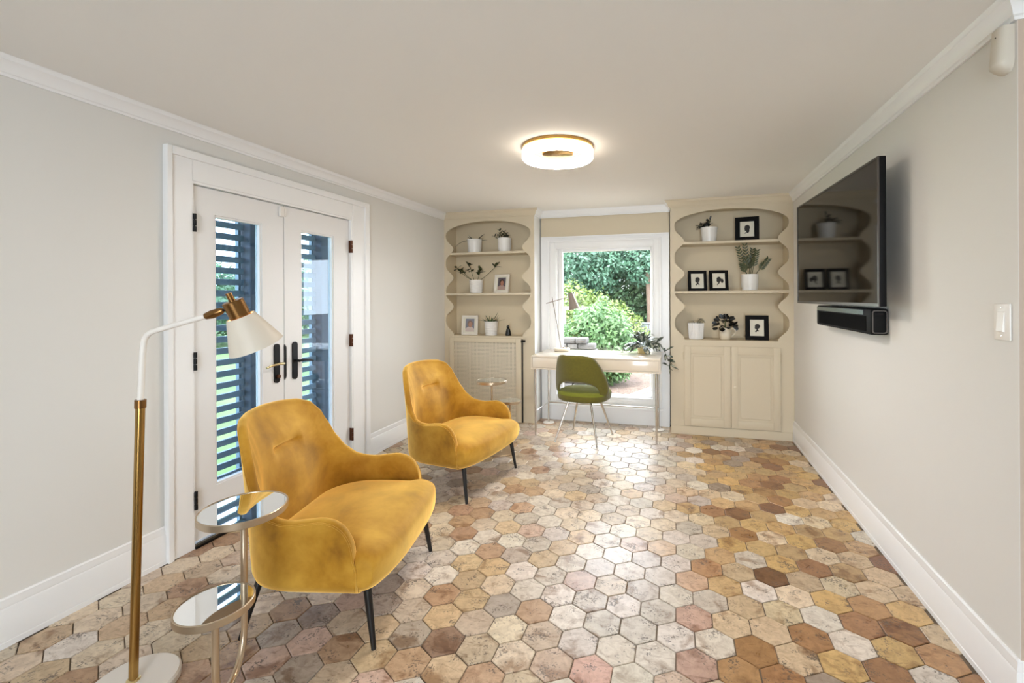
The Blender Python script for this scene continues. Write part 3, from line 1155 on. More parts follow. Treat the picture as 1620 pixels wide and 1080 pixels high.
# ------------------------------------------------------------------ ceiling lamp
cl = thing('ceiling_lamp', 'round flush ceiling lamp with glowing white ring and brass plate', 'ceiling lamp', (-0.741, 2.835, ZC))
MB().lathe([(0, -0.0005), (0.232, -0.0005), (0.232, -0.018), (0.226, -0.020), (0, -0.020)], (0, 0, 0), 64).build('back_plate', M['brass'], cl, 35)
rg = MB().lathe([(0.182, -0.022), (0.227, -0.022), (0.230, -0.027), (0.230, -0.074), (0.226, -0.079), (0.222, -0.079), (0.222, -0.07), (0.188, -0.07), (0.188, -0.079), (0.184, -0.079), (0.180, -0.074), (0.180, -0.024), (0.182, -0.022)], (0, 0, 0), 80).build(
    'glowing_ring', mat('lamp_acrylic', (255, 250, 242), 0.4, emit=((255, 240, 220), 3.0)), cl, 35)
MB().lathe([(0.1885, -0.0785), (0.2215, -0.0785), (0.2215, -0.0715), (0.1885, -0.0715), (0.1885, -0.0785)], (0, 0, 0), 80).build('diffuser', mat('lamp_diffuser', (255, 250, 242), 0.4, emit=((255, 246, 236), 130.0)), rg, 35)
MB().lathe([(0, -0.02), (0.10, -0.02), (0.10, -0.05), (0.094, -0.054), (0, -0.054)], (0, 0, 0), 48).build('centre_canopy', M['brass'], cl, 35)

# ------------------------------------------------------------------ television and soundbar
tv = thing('television', 'large black flat television on a wall bracket', 'television', (0, 0, 0))
n0, f0 = Vector((0.949, 2.525)), Vector((0.897, 3.838))
dv = (f0 - n0)
L = dv.length
ang = math.atan2(dv.y, dv.x)
tv.location = (n0.x, n0.y, 1.325)
tv.rotation_euler = (0, 0, ang)      # local +x to the far edge, local +y towards the room
H = 0.732
MB().box(0, L, -0.032, -0.002, 0, H, 0.004).build('body', mat('tv_plastic', (9, 9, 10), 0.6, spec=0.2), tv, 40)
bz = MB()
for (a, b, c, d) in ((0, 0.010, 0, H), (L - 0.010, L, 0, H), (0.010, L - 0.010, 0, 0.016), (0.010, L - 0.010, H - 0.010, H)):
    bz.box(a, b, -0.0019, 0.004, c, d)
bz.build('bezel', mat('bezel_metal', (88, 84, 82), 0.3, 0.7), tv)
scr = mat('tv_screen', (6, 6, 7), 0.06)
scr.node_tree.nodes['Principled BSDF'].inputs['IOR'].default_value = 1.5
scr.node_tree.nodes['Principled BSDF'].inputs['Specular IOR Level'].default_value = 0.36
MB().box(0.010, L - 0.010, -0.0019, 0.001, 0.016, H - 0.010).build('screen', scr, tv)
bk = MB().box(L * 0.24, L * 0.76, -0.06, -0.0325, 0.08, H - 0.16, 0.006).build('rear_housing', M['black'], tv, 40)
MB().box(L * 0.40, L * 0.60, -0.088, -0.0605, 0.2, H - 0.3, 0.003).build('wall_bracket', M['black_metal'], tv)
sb = thing('soundbar', 'black soundbar mounted on the wall under the television', 'soundbar', (XR - 0.0005, 2.733, 1.171))
# local: x towards -x room uses negative values
MB().box(-0.085, 0, 0.004, 0.96, 0, 0.138, 0.012).build('body', mat('soundbar_black', (12, 12, 13), 0.65, spec=0.2), sb, 40)
MB().box(-0.0866, -0.0852, 0.06, 0.9, 0.016, 0.098).build('front_grille', mat('grille_cloth', (9, 9, 10), 0.95, spec=0.1), sb)
MB().box(-0.0866, -0.0852, 0.10, 0.94, 0.104, 0.130).build('painted_reflection', mat('reflection_tint', (128, 146, 152), 0.25, 0.9), sb)  # pale reflection on the bar's front, painted as a coloured strip
ep = rounded_plate(0.070, 0.122, 0.014)
ep_in = rounded_plate(0.060, 0.112, 0.011)
ms = MB()
q = len(ep)
ms.add([(-0.043 + x, 0.0038, 0.069 + z) for x, z in ep] + [(-0.043 + x, 0.0005, 0.069 + z) for x, z in ep] + [(-0.043 + x, 0.0005, 0.069 + z) for x, z in ep_in] + [(-0.043 + x, 0.0038, 0.069 + z) for x, z in ep_in],
       [(a * q + k, a * q + (k + 1) % q, (a + 1) * q + (k + 1) % q, (a + 1) * q + k) for a in range(3) for k in range(q)])
ms.build('end_trim', mat('trim_grey', (98, 92, 88), 0.35, 0.6), sb, 30)
MB().box(-0.062, -0.026, 0.001, 0.0038, 0.106, 0.116, 0.001).build('badge', M['black_metal'], sb)

# ------------------------------------------------------------------ light switch and motion sensor
sw = thing('light_switch', 'white rocker light switch plate on the right wall', 'light switch', (XR - 0.0005, 1.877, 1.288))
MB().box(-0.006, 0, -0.040, 0.040, -0.062, 0.062, 0.0025).build('plate', M['white_plastic'], sw, 40)
MB().add([(-0.0065, -0.017, -0.034), (-0.0065, 0.017, -0.034), (-0.0065, 0.017, 0.034), (-0.0065, -0.017, 0.034), (-0.0135, -0.0155, -0.032), (-0.0135, 0.0155, -0.032), (-0.008, 0.0155, 0.032), (-0.008, -0.0155, 0.032)],
         [(0, 1, 2, 3), (7, 6, 5, 4), (0, 4, 5, 1), (1, 5, 6, 2), (2, 6, 7, 3), (3, 7, 4, 0)]).build('rocker', M['white_plastic'], sw)
for z in (-0.048, 0.048):
    MB().lathe([(0, 0), (0.0032, 0), (0.0028, 0.001), (0, 0.0012)], (-0.006, 0, z), 10, (-1, 0, 0)).build('screw', M['chrome'], sw)
mo = thing('motion_sensor', 'cream motion sensor high on the right wall under the crown', 'sensor', (XR - 0.0005, 1.850, 2.192))
prof = []
m = MB()
rows = []
for k in range(13):
    z = 0.075 - 0.15 * k / 12
    f = 1 - max(0, (abs(z + 0.02) - 0.03) / 0.07) ** 2 * 0.25 if z < 0 else 1
    dep = (0.034 + 0.012 * (1 - (z / 0.075)) * 0.5) * (1.0 if k < 11 else (0.72 if k == 11 else 0.4))
    wd = 0.033 * (1.0 if k < 10 else (0.92, 0.78, 0.5)[k - 10])
    rows.append([(-dep * s_, wd * t_, z) for s_, t_ in ((0, -1), (0.55, -1), (0.85, -0.85), (1, -0.5), (1.02, 0), (1, 0.5), (0.85, 0.85), (0.55, 1), (0, 1))])
m.grid(rows, closed_v=True)
m.f.append(tuple(range(9)))
m.f.append(tuple(range(12 * 9, 13 * 9)))
m.build('housing', mat('beige_plastic', (208, 200, 186), 0.45), mo, 50)
MB().lathe([(0, 0), (0.003, 0), (0.002, 0.001), (0, 0.0012)], (-0.0385, -0.008, 0.045), 10, (-1, 0, 0)).build('indicator', M['black'], mo)

# ------------------------------------------------------------------ desk
dk = thing('writing_desk', 'pale lacquered writing desk with chrome legs in front of the window', 'desk', (-0.781, 4.60, 0))
hw, ht, za, zd = 0.631, 0.30, 0.664, 0.797
MB().box(-hw, hw, -ht, ht, zd - 0.016, zd, 0.002).build('desktop', M['desk'], dk, 40)
MB().box(-hw + 0.001, hw - 0.001, -ht + 0.014, ht - 0.002, za + 0.001, zd - 0.0163).build('carcass', M['desk'], dk)
fm = MB()
fm.box(-hw, hw, -ht, -ht + 0.0135, za, za + 0.014, 0.001)
fm.box(-hw, -hw + 0.014, -ht, -ht + 0.0135, za + 0.014, zd - 0.0165, 0.001)
fm.box(hw - 0.014, hw, -ht, -ht + 0.0135, za + 0.014, zd - 0.0165, 0.001)
fm.build('front_frame', M['desk'], dk)
for x0, x1 in ((-hw + 0.018, -0.003), (0.003, hw - 0.018)):
    MB().box(x0, x1, -ht + 0.003, -ht + 0.0138, za + 0.018, zd - 0.019, 0.002).build('drawer_front', M['desk'], dk, 40)
for sx in (-1, 1):
    for y in (-0.275, 0.2):
        MB().tube([(sx * 0.590, y, za), (sx * 0.590, y, 0.0)], [0.0125, 0.0095], 14).build('leg', M['chrome'], dk, 50)
    MB().tube([(sx * 0.590, -0.275, 0.245), (sx * 0.590, 0.2, 0.225)], 0.007, 10).build('stretcher', M['chrome'], dk, 50)
MB().tube([(-0.59, 0.2, 0.225), (0.59, 0.2, 0.225)], 0.007, 10).build('stretcher', M['chrome'], dk, 50)
for sx, lb in ((-1, 'white round floor plate under the rear left desk leg'), (1, 'white round floor plate under the rear right desk leg')):
    m = MB().lathe([(0.0135, 0), (0.058, 0), (0.062, 0.003), (0.058, 0.009), (0.018, 0.013), (0.0135, 0.013), (0.0135, 0)], (0, 0, 0), 40)
    o = m.build('floor_plate', M['white_enamel'], None, 40)
    o.location = (-0.781 + sx * 0.590, 4.80, 0)
    tag(o, lb, 'floor plate', 'floor plates under the desk')

# desk lamp
dl_ = thing('desk_lamp', 'slim desk lamp with taupe shade and pale round base on the desk', 'desk lamp', (-1.215, 4.79, zd))
MB().lathe([(0, 0), (0.083, 0), (0.087, 0.004), (0.087, 0.022), (0.082, 0.027), (0, 0.028)], (0, 0, 0), 48).build('base', M['cream_ceramic'], dl_, 40)
b0 = Vector((-1.215, 4.79, zd))
pb, pt = Vector((-1.222, 4.79, zd + 0.026)), Vector((-1.322, 4.79, 1.378))
MB().tube([pb - b0, pt - b0], 0.0045, 10).build('post', M['taupe'], dl_, 50)
a0, a1 = Vector((-1.390, 4.79, 1.310)), Vector((-1.150, 4.79, 1.376))
MB().tube([a0 - b0, a1 - b0], 0.0042, 10).build('arm', M['taupe'], dl_, 50)
sx_ = Vector((0.26, 0, -1)).normalized()
st = Vector((-1.118, 4.79, 1.425)) - b0
MB().lathe([(0, 0), (0.022, 0), (0.026, 0.012), (0.060, 0.182), (0.056, 0.182), (0.020, 0.014), (0, 0.012)], st, 32, sx_).build('shade', M['taupe'], dl_, 40)
MB().lathe([(0, 0), (0.009, 0), (0.008, 0.012), (0, 0.013)], (0.02, -0.01, 0.028), 14).build('switch_button', M['dark_brass'], dl_, 40)
MB().lathe([(0, 0), (0.009, 0), (0.008, 0.010), (0, 0.011)], (0.05, -0.01, 0.028), 14).build('switch_button', M['dark_brass'], dl_, 40)

# ------------------------------------------------------------------ green desk chair
gc = thing('desk_chair', 'olive green upholstered chair with oval back opening and chrome legs', 'chair', (-0.880, 4.350, 0), math.radians(-10))


def spline(pts, n):
    """Catmull-Rom through 2D points"""
    out = []
    P = [pts[0]] + list(pts) + [pts[-1]]
    segs = len(pts) - 1
    for i in range(n):
        t = i / (n - 1) * segs
        k = min(int(t), segs - 1)
        t -= k
        p0, p1, p2, p3 = (np.array(P[k + q], float) for q in range(4))
        out.append(tuple(0.5 * ((2 * p1) + (-p0 + p2) * t + (2 * p0 - 5 * p1 + 4 * p2 - p3) * t * t + (-p0 + 3 * p1 - 3 * p2 + p3) * t ** 3)))
    return out


oh = [(0.150, 0.375), (0.215, 0.395), (0.258, 0.45), (0.272, 0.52), (0.262, 0.60), (0.238, 0.69), (0.205, 0.775), (0.168, 0.822), (0.11, 0.842), (0.0, 0.846)]
ih = [(0.120, 0.40), (0.165, 0.415), (0.195, 0.445), (0.203, 0.48), (0.192, 0.520), (0.165, 0.550), (0.125, 0.570), (0.08, 0.580), (0.04, 0.5835), (0.0, 0.5845)]
NS = 41
O_, I_ = spline(oh, NS), spline(ih, NS)
O_ = O_ + [(-x, z) for x, z in reversed(O_[:-1])]
I_ = I_ + [(-x, z) for x, z in reversed(I_[:-1])]


def shell_y(x, z):
    return -0.232 + 2.5 * x * x - 0.075 * max(0, (z - 0.45) / 0.4) ** 1.2 + (0.10 * max(0.0, (0.47 - z) / 0.1) if z < 0.47 else 0)


rows = []
for o_, i_ in zip(O_, I_):
    line = []
    NQ = 12
    pts = [(i_[0] + (o_[0] - i_[0]) * k / NQ, i_[1] + (o_[1] - i_[1]) * k / NQ, k / NQ) for k in range(NQ + 1)]
    for x, z, f in pts:                              # rear face
        th_ = 0.019 * (1 - abs(2 * f - 1) ** 6) ** 0.5
        line.append((x, shell_y(x, z) - th_, z))
    for x, z, f in reversed(pts[1:-1]):              # front face
        th_ = 0.019 * (1 - abs(2 * f - 1) ** 6) ** 0.5
        line.append((x, shell_y(x, z) + th_, z))
    rows.append(line)
m = MB().grid(rows, closed_v=True)
q = len(rows[0])
m.f.append(tuple(range(q)))
m.f.append(tuple(range((len(rows) - 1) * q, len(rows) * q)))
m.build('backrest', M['olive'], gc, True)
# seat cushion: rounded plan, domed top
rows = []
for k in range(49):
    a = 2 * PI * k / 48
    c_, s_ = math.cos(a), math.sin(a)
    ex = 2 / 2.7
    bx = 0.250 * math.copysign(abs(c_) ** ex, c_)
    by = 0.235 * math.copysign(abs(s_) ** ex, s_) + 0.015
    line = []
    for r_, z in ((0.0, 0.388), (0.75, 0.388), (0.90, 0.392), (0.975, 0.403), (1.0, 0.425), (1.0, 0.452), (0.985, 0.466), (0.95, 0.474), (0.85, 0.480), (0.6, 0.486), (0.3, 0.488), (0.0, 0.488)):
        line.append((bx * r_, by * r_, z))
    rows.append(line)
MB().grid(rows[:-1], closed_u=True).build('seat', M['olive_lit'], gc, True)
rim = []
for k in range(48):
    a = 2 * PI * k / 48
    c_, s_ = math.cos(a), math.sin(a)
    ex = 2 / 2.7
    rim.append([(0.249 * f * math.copysign(abs(c_) ** ex, c_), 0.234 * f * math.copysign(abs(s_) ** ex, s_) + 0.015, z) for f, z in ((1.01, 0.448), (1.012, 0.42), (0.985, 0.398), (0.9, 0.386), (0.0, 0.384))])
MB().grid(rim, closed_u=True).build('seat_band', M['olive'], gc, True)
iv = Matrix.Rotation(math.radians(10), 3, 'Z')
for fx, fy in ((-1.129, 4.167), (-0.712, 4.094), (-1.051, 4.611), (-0.63, 4.526)):
    f = iv @ Vector((fx + 0.880, fy - 4.350, 0))
    t_ = Vector((f.x * 0.52, f.y * 0.52, 0.39))
    lg = MB().tube([t_, Vector((f.x, f.y, 0.006))], [0.0125, 0.008], 14).build('leg', M['chrome'], gc, 50)
    MB().lathe([(0, 0), (0.012, 0), (0.012, 0.006), (0.008, 0.014), (0, 0.014)], (f.x, f.y, 0), 14).build('glide', M['chrome'], lg, 50)

# ------------------------------------------------------------------ plants
def leaf(m, base, d, length, width, droop=0.3, n=5, fold=0.25, shape=0.5, side=None):
    """a bent blade; d unit direction; shape: position of the widest point"""
    d = Vector(d).normalized()
    s_ = side if side is not None else d.cross(Vector((0, 0, 1)))
    if s_.length < 1e-3:
        s_ = Vector((1, 0, 0))
    s_ = s_.normalized()
    up_ = s_.cross(d).normalized()
    rows = []
    p = Vector(base)
    for k in range(n + 1):
        t = k / n
        w_ = width / 2 * max(0.06, math.sin(PI * (t ** (math.log(0.5) / math.log(shape)))))
        if k == n:
            w_ = width * 0.03
        rows.append([p - s_ * w_ + up_ * fold * w_, p, p + s_ * w_ + up_ * fold * w_])
        q_ = (d - Vector((0, 0, 1)) * droop * (t + 0.5 / n)).normalized()
        p = p + q_ * (length / n)
    m.grid(rows)
    # thickness
    th_ = 0.0008
    m.grid([[a - up_ * th_ for a in reversed(r_)] for r_ in rows])
    return p


def pot(root, r0, r1, h, kind, mt):
    prof = [(0, 0), (r0 * 0.94, 0), (r0, 0.004)]
    if kind == 'tapered':
        prof += [(r1 * 0.99, h * 0.86), (r1 * 1.0, h * 0.9), (r1 * 1.03, h * 0.91), (r1 * 1.03, h)]
    elif kind == 'banded':
        for k in range(1, 7):
            z = h * k / 7
            r = r0 + (r1 - r0) * k / 7
            prof += [(r, z - 0.004), (r - 0.0025, z), (r, z + 0.004)]
        prof += [(r1, h)]
    elif kind == 'waisted':
        prof += [(r0 * 0.96, h * 0.12), (r1 * 0.97, h * 0.25), (r1, h)]
    else:
        prof += [(r1, h)]
    prof += [(r1 - 0.006, h), (r1 - 0.009, h - 0.02), (0, h - 0.02)]
    m = MB().lathe(prof, (0, 0, 0), 48)
    if kind == 'ribbed':
        m2 = MB()
        for k in range(28):
            a = 2 * PI * k / 28
            m2.tube([(r0 * math.cos(a), r0 * math.sin(a), 0.004), (r1 * math.cos(a), r1 * math.sin(a), h - 0.003)], 0.0042, 6)
        m.add(m2.v, m2.f)
    m.build('pot', mt, root, 35)
    MB().lathe([(0, h - 0.0195), (r1 - 0.0095, h - 0.0195), (r1 - 0.012, h - 0.015), (0, h - 0.012)], (0, 0, 0), 24).build('soil', M['soil'], root, 40)


YP = 4.845


def plant(label, x, zsh, r0, r1, h, kind, mt=None):
    p = thing('potted_plant', label, 'potted plant', (x, YP, zsh), 0, 'potted plants on the niche shelves')
    pot(p, r0, r1, h, kind, mt or M['ceramic'])
    return p


def add_leaf(root, mt, *a, **k):
    m = MB()
    leaf(m, *a, **k)
    m.build('leaf', mt, root, True)


def V(*a):
    return Vector(a)


# left niche, top shelf
p = plant('strappy dark-leaved plant with one long hanging leaf in white pot, left niche', -2.268, SL[0], 0.073, 0.085, 0.158, 'tapered')
for dx, dz, ln, dr_, sd in ((-1.0, 0.28, 0.22, 1.3, -0.3), (-0.55, 0.8, 0.10, 0.4, 0.1), (-0.35, 0.5, 0.09, 0.4, -0.5), (0.8, 0.75, 0.13, 0.2, 0.0), (0.9, 0.45, 0.12, 0.5, -0.3), (1.0, 0.25, 0.12, 0.3, 0.2), (0.2, 0.4, 0.09, 0.4, -0.8), (0.5, 0.5, 0.1, 0.4, 0.6)):
    add_leaf(p, M['leaf_dark'], (dx * 0.03, sd * 0.03, 0.138), (dx, sd, dz), ln, 0.026, dr_, 7, 0.2, 0.45)
p = plant('upright small-leaved plant in faintly ribbed white pot, top shelf of left niche', -1.897, SL[0], 0.070, 0.077, 0.160, 'waisted')
r_ = random.Random(3)
for sx_, sz_, ln in ((-0.25, 1, 0.11), (0.05, 1, 0.09), (-0.8, 0.45, 0.09), (0.45, 1, 0.07), (-0.5, 0.8, 0.07), (0.75, 1, 0.05)):
    d = V(sx_, r_.uniform(-0.3, 0.2), sz_).normalized()
    b0 = V(-0.02 + sx_ * 0.03, 0, 0.142)
    MB().tube([b0, b0 + d * ln], 0.0022, 6).build('stem', M['stem'], p)
    for k in range(3):
        q = b0 + d * ln * (0.35 + 0.3 * k)
        for s_ in (-1, 1):
            add_leaf(p, M['leaf_dark'], q, d * 0.8 + V(s_ * 0.8, r_.uniform(-0.4, 0.4), 0.1), 0.042, 0.026, 0.2, 4, 0.2, 0.5)
# left niche, middle shelf
p = plant('leggy plant with leaf clusters on long thin stems in white pot, left niche', -2.250, SL[1], 0.071, 0.080, 0.152, 'banded')
r_ = random.Random(5)
for bx, ex_, ez, nl, spr in ((-0.03, -0.235, 0.278, 12, 0.055), (-0.02, -0.08, 0.30, 11, 0.055), (0.01, 0.04, 0.245, 11, 0.05), (0.03, 0.235, 0.30, 6, 0.045), (-0.02, -0.165, 0.252, 7, 0.04)):
    b0, e0 = V(bx, 0, 0.135), V(ex_, r_.uniform(-0.06, 0.03), ez)
    md = (b0 + e0) / 2 + V(0, 0, -0.01)
    MB().tube([b0, md, e0], 0.0028, 7).build('stem', M['stem'], p)
    ax_ = (e0 - md).normalized()
    for k in range(nl):
        q = e0 + ax_ * r_.uniform(-spr, spr * 0.6)
        add_leaf(p, M['leaf_olive'], q, V(r_.uniform(-1, 1), r_.uniform(-1, 0.6), r_.uniform(-0.2, 1)), r_.uniform(0.055, 0.078), 0.036, 0.2, 4, 0.15, 0.55)
# left niche, bottom
p = plant('spiky aloe-like plant in banded white pot, bottom of left niche', -2.065, ZB, 0.068, 0.077, 0.160, 'banded')
r_ = random.Random(9)
for k in range(22):
    a = r_.uniform(0, 2 * PI)
    el = r_.uniform(0.5, 1.3)
    d = V(math.cos(a) * math.cos(el), math.sin(a) * math.cos(el) * 0.7, math.sin(el))
    add_leaf(p, M['leaf_green'], (math.cos(a) * 0.03, math.sin(a) * 0.03, 0.14), d, r_.uniform(0.07, 0.12), 0.013, 0.1, 4, 0.3, 0.35)
for d, ln in ((V(-1, -0.2, 0.35), 0.15), (V(1, -0.2, 0.35), 0.16), (V(0.55, -0.1, 1), 0.15)):
    add_leaf(p, M['leaf_green'], (d.x * 0.03, 0, 0.145), d, ln, 0.014, 0.2, 5, 0.3, 0.35)
# right niche, top shelf
p = plant('succulent leaning out of smooth white pot, top shelf of right niche', 0.318, SR[0], 0.068, 0.082, 0.150, 'tapered')
r_ = random.Random(11)
for dx, dz, ln in ((-0.9, 0.45, 0.09), (-0.4, 0.9, 0.07), (0.35, 1, 0.10), (-0.7, 0.2, 0.07)):
    d = V(dx, r_.uniform(-0.3, 0.1), dz).normalized()
    b0 = V(-0.02, 0, 0.13)
    MB().tube([b0, b0 + d * ln], 0.004, 6).build('stem', M['stem'], p)
    for k in range(7):
        q = b0 + d * ln * (0.35 + 0.65 * k / 6)
        add_leaf(p, M['leaf_black'], q, V(r_.uniform(-1, 1), r_.uniform(-1, 0.5), r_.uniform(-0.3, 1)), 0.044, 0.034, 0.1, 4, 0.3, 0.6, side=V(r_.uniform(-1, 1), 0.2, r_.uniform(-1, 1)))
# right niche, middle shelf
p = plant('tall feathery zamioculcas-like plant in white cylinder pot, right niche', 0.700, SR[1], 0.074, 0.080, 0.162, 'waisted')
r_ = random.Random(13)
for ex_, ez, sd in ((-0.105, 0.42, 0.0), (-0.05, 0.44, -0.05), (0.03, 0.40, 0.02), (0.055, 0.38, -0.06), (0.16, 0.30, -0.03), (-0.075, 0.25, -0.05), (0.0, 0.33, 0.05)):
    b0, e0 = V(ex_ * 0.25, sd * 0.3, 0.14), V(ex_, sd, ez)
    MB().tube([b0, (b0 + e0) / 2 + V(0, 0, 0.01), e0], [0.0035, 0.003, 0.0015], 7).build('stem', M['stem'], p)
    ax_ = (e0 - b0).normalized()
    sd_ = ax_.cross(V(0, 1, 0)).normalized()
    for k in range(7):
        q = b0 + (e0 - b0) * (0.42 + 0.58 * k / 6)
        for s_ in (-1, 1):
            add_leaf(p, M['leaf_olive'], q, ax_ * 0.9 + sd_ * s_ * 0.8 + V(0, r_.uniform(-0.4, 0.4), 0), 0.052 - 0.002 * k, 0.017, 0.1, 4, 0.2, 0.45, side=(ax_ * 0.9 + sd_ * s_ * 0.8).cross(V(r_.uniform(-0.3, 0.3), 1, 0)))
# right niche, bottom
p = plant('sparse wiry plant in ribbed white pot, bottom of right niche', 0.186, ZB, 0.066, 0.076, 0.164, 'ribbed')
r_ = random.Random(17)
for k in range(9):
    a = r_.uniform(-0.2, 1.0)
    b0 = V(r_.uniform(-0.01, 0.04), r_.uniform(-0.03, 0.02), 0.145)
    e0 = b0 + V(a * 0.055 - 0.01, r_.uniform(-0.03, 0.02), r_.uniform(0.03, 0.065))
    e1 = e0 + V(0.02 * (1 if a > 0.3 else -0.3), 0, -0.012)
    MB().tube([b0, e0, e1], 0.0022, 6).build('stem', M['leaf_olive'], p)
    for s_ in (-1, 1):
        add_leaf(p, M['leaf_olive'], e0, V(s_, r_.uniform(-0.5, 0.5), 0.3), 0.022, 0.010, 0.2, 4, 0.2, 0.5)
p = thing('potted_plant', 'round dark-leaved plant in a small cream pitcher, right niche', 'potted plant', (0.466, YP - 0.02, ZB), 0, 'potted plants on the niche shelves')
MB().lathe([(0, 0), (0.042, 0), (0.048, 0.006), (0.056, 0.04), (0.056, 0.06), (0.050, 0.09), (0.046, 0.105), (0.049, 0.118), (0.045, 0.118), (0.042, 0.105), (0, 0.10)], (0, 0, 0), 40).build('pot', M['cream_ceramic'], p, 40)
MB().tube([(0.045, -0.01, 0.105), (0.075, -0.01, 0.112), (0.095, -0.01, 0.095), (0.092, -0.01, 0.065), (0.07, -0.01, 0.04), (0.05, -0.01, 0.03)], 0.0055, 10).build('handle', M['cream_ceramic'], p, 50)
r_ = random.Random(19)
for k in range(46):
    a, el = r_.uniform(0, 2 * PI), r_.uniform(-0.35, 1.3)
    d = V(math.cos(a) * math.cos(el), math.sin(a) * math.cos(el) * 0.8, math.sin(el))
    q = V(0, 0, 0.14) + V(d.x * 0.075, d.y * 0.06, d.z * 0.07)
    add_leaf(p, M['leaf_black'], q, d + V(r_.uniform(-0.5, 0.5), r_.uniform(-0.5, 0.5), -0.1), 0.056, 0.050, 0.25, 4, 0.15, 0.55, side=V(r_.uniform(-1, 1), 0.15, r_.uniform(-1, 1)))
MB().tube([(0, 0, 0.09), (0, 0, 0.19)], 0.006, 8).build('stem', M['stem'], p)

# trailing plant on the desk
dp = thing('potted_plant', 'trailing variegated plant hanging over the right end of the desk', 'potted plant', (-0.345, 4.74, zd))
MB().lathe([(0, 0), (0.045, 0), (0.05, 0.004), (0.055, 0.055), (0.050, 0.055), (0.046, 0.045), (0, 0.045)], (0, 0, 0), 32).build('pot', mat('ochre_ceramic', (196, 176, 120), 0.4), dp, 40)
MB().lathe([(0, 0.045), (0.045, 0.045), (0.03, 0.05), (0, 0.052)], (0, 0, 0), 20).build('soil', M['soil'], dp)
vg = mat('variegated_leaf', (58, 70, 60), 0.35, noise=(30, (186, 190, 172), 0.50, 0.60))
r_ = random.Random(29)
for k in range(64):
    a = r_.uniform(0, 2 * PI)
    el = r_.uniform(-0.1, 1.25)
    d = V(math.cos(a) * math.cos(el), math.sin(a) * math.cos(el), math.sin(el))
    add_leaf(dp, vg, (d.x * 0.04, d.y * 0.04, 0.065 + d.z * 0.05), d + V(0, 0, 0.25), r_.uniform(0.12, 0.18), r_.uniform(0.032, 0.046), 1.15, 6, 0.2, 0.5, side=V(r_.uniform(-1, 1), r_.uniform(-1, 1), r_.uniform(-0.5, 0.5)))
vine = [V(0.03, -0.02, 0.09), V(0.10, -0.05, 0.13), V(0.17, -0.07, 0.11), V(0.225, -0.09, 0.03), V(0.265, -0.10, -0.06), V(0.27, -0.10, -0.13), V(0.30, -0.10, -0.15)]
MB().tube(vine, 0.0026, 7).build('vine', M['stem'], dp)
for k in range(22):
    t = k / 22 * 5
    i = int(t)
    q = vine[i].lerp(vine[i + 1], t - i)
    add_leaf(dp, vg, q, V(r_.uniform(-0.3, 1), r_.uniform(-1, 0.6), r_.uniform(-0.7, 0.5)), r_.uniform(0.08, 0.12), 0.034, 0.5, 5, 0.2, 0.5, side=V(r_.uniform(-1, 1), r_.uniform(-0.4, 0.4), r_.uniform(-1, 1)))
vine = [V(-0.04, -0.02, 0.07), V(-0.10, -0.07, 0.06), V(-0.16, -0.10, 0.025), V(-0.21, -0.12, 0.012)]
MB().tube(vine, 0.0024, 7).build('vine', M['stem'], dp)
for k in range(10):
    t = 0.5 + k / 10 * 2.4
    i = int(t)
    q = vine[i].lerp(vine[i + 1], t - i)
    add_leaf(dp, vg, q + V(0, 0, 0.006), V(r_.uniform(-1, 0.2), r_.uniform(-1, 0.6), r_.uniform(0.1, 0.6)), r_.uniform(0.045, 0.07), 0.026, 0.3, 5, 0.2, 0.5)

# ------------------------------------------------------------------ picture frames
def ellipse(cx, cz, rx, rz, n=20, a0=0.0, a1=2 * PI):
    return [(cx + rx * math.cos(a0 + (a1 - a0) * k / n), cz + rz * math.sin(a0 + (a1 - a0) * k / n)) for k in range(n)]


PROFILE = [(-0.020, -0.052), (-0.018, -0.040), (-0.006, -0.030), (-0.006, -0.022), (-0.018, -0.021), (-0.021, -0.016), (-0.019, -0.012), (-0.022, -0.009),
           (-0.021, -0.005), (-0.026, -0.002), (-0.021, 0.010), (-0.022, 0.022), (-0.014, 0.034), (0.000, 0.040), (0.014, 0.037), (0.024, 0.026), (0.027, 0.010), (0.022, -0.006)]
SIL = dict(
    bob=PROFILE + [(0.022, -0.028), (0.014, -0.040), (0.004, -0.043), (-0.004, -0.038), (-0.012, -0.046)],
    child=PROFILE + [(0.012, -0.018), (0.012, -0.030), (0.024, -0.046), (0.020, -0.050), (0.0, -0.040), (-0.012, -0.054)],
    pony=PROFILE + [(0.013, -0.016), (0.010, -0.026), (0.004, -0.036), (-0.008, -0.046), (-0.014, -0.056)],
    curls=PROFILE + [(0.012, -0.018), (0.010, -0.028), (0.024, -0.040), (0.016, -0.048), (0.002, -0.044), (-0.010, -0.058)])


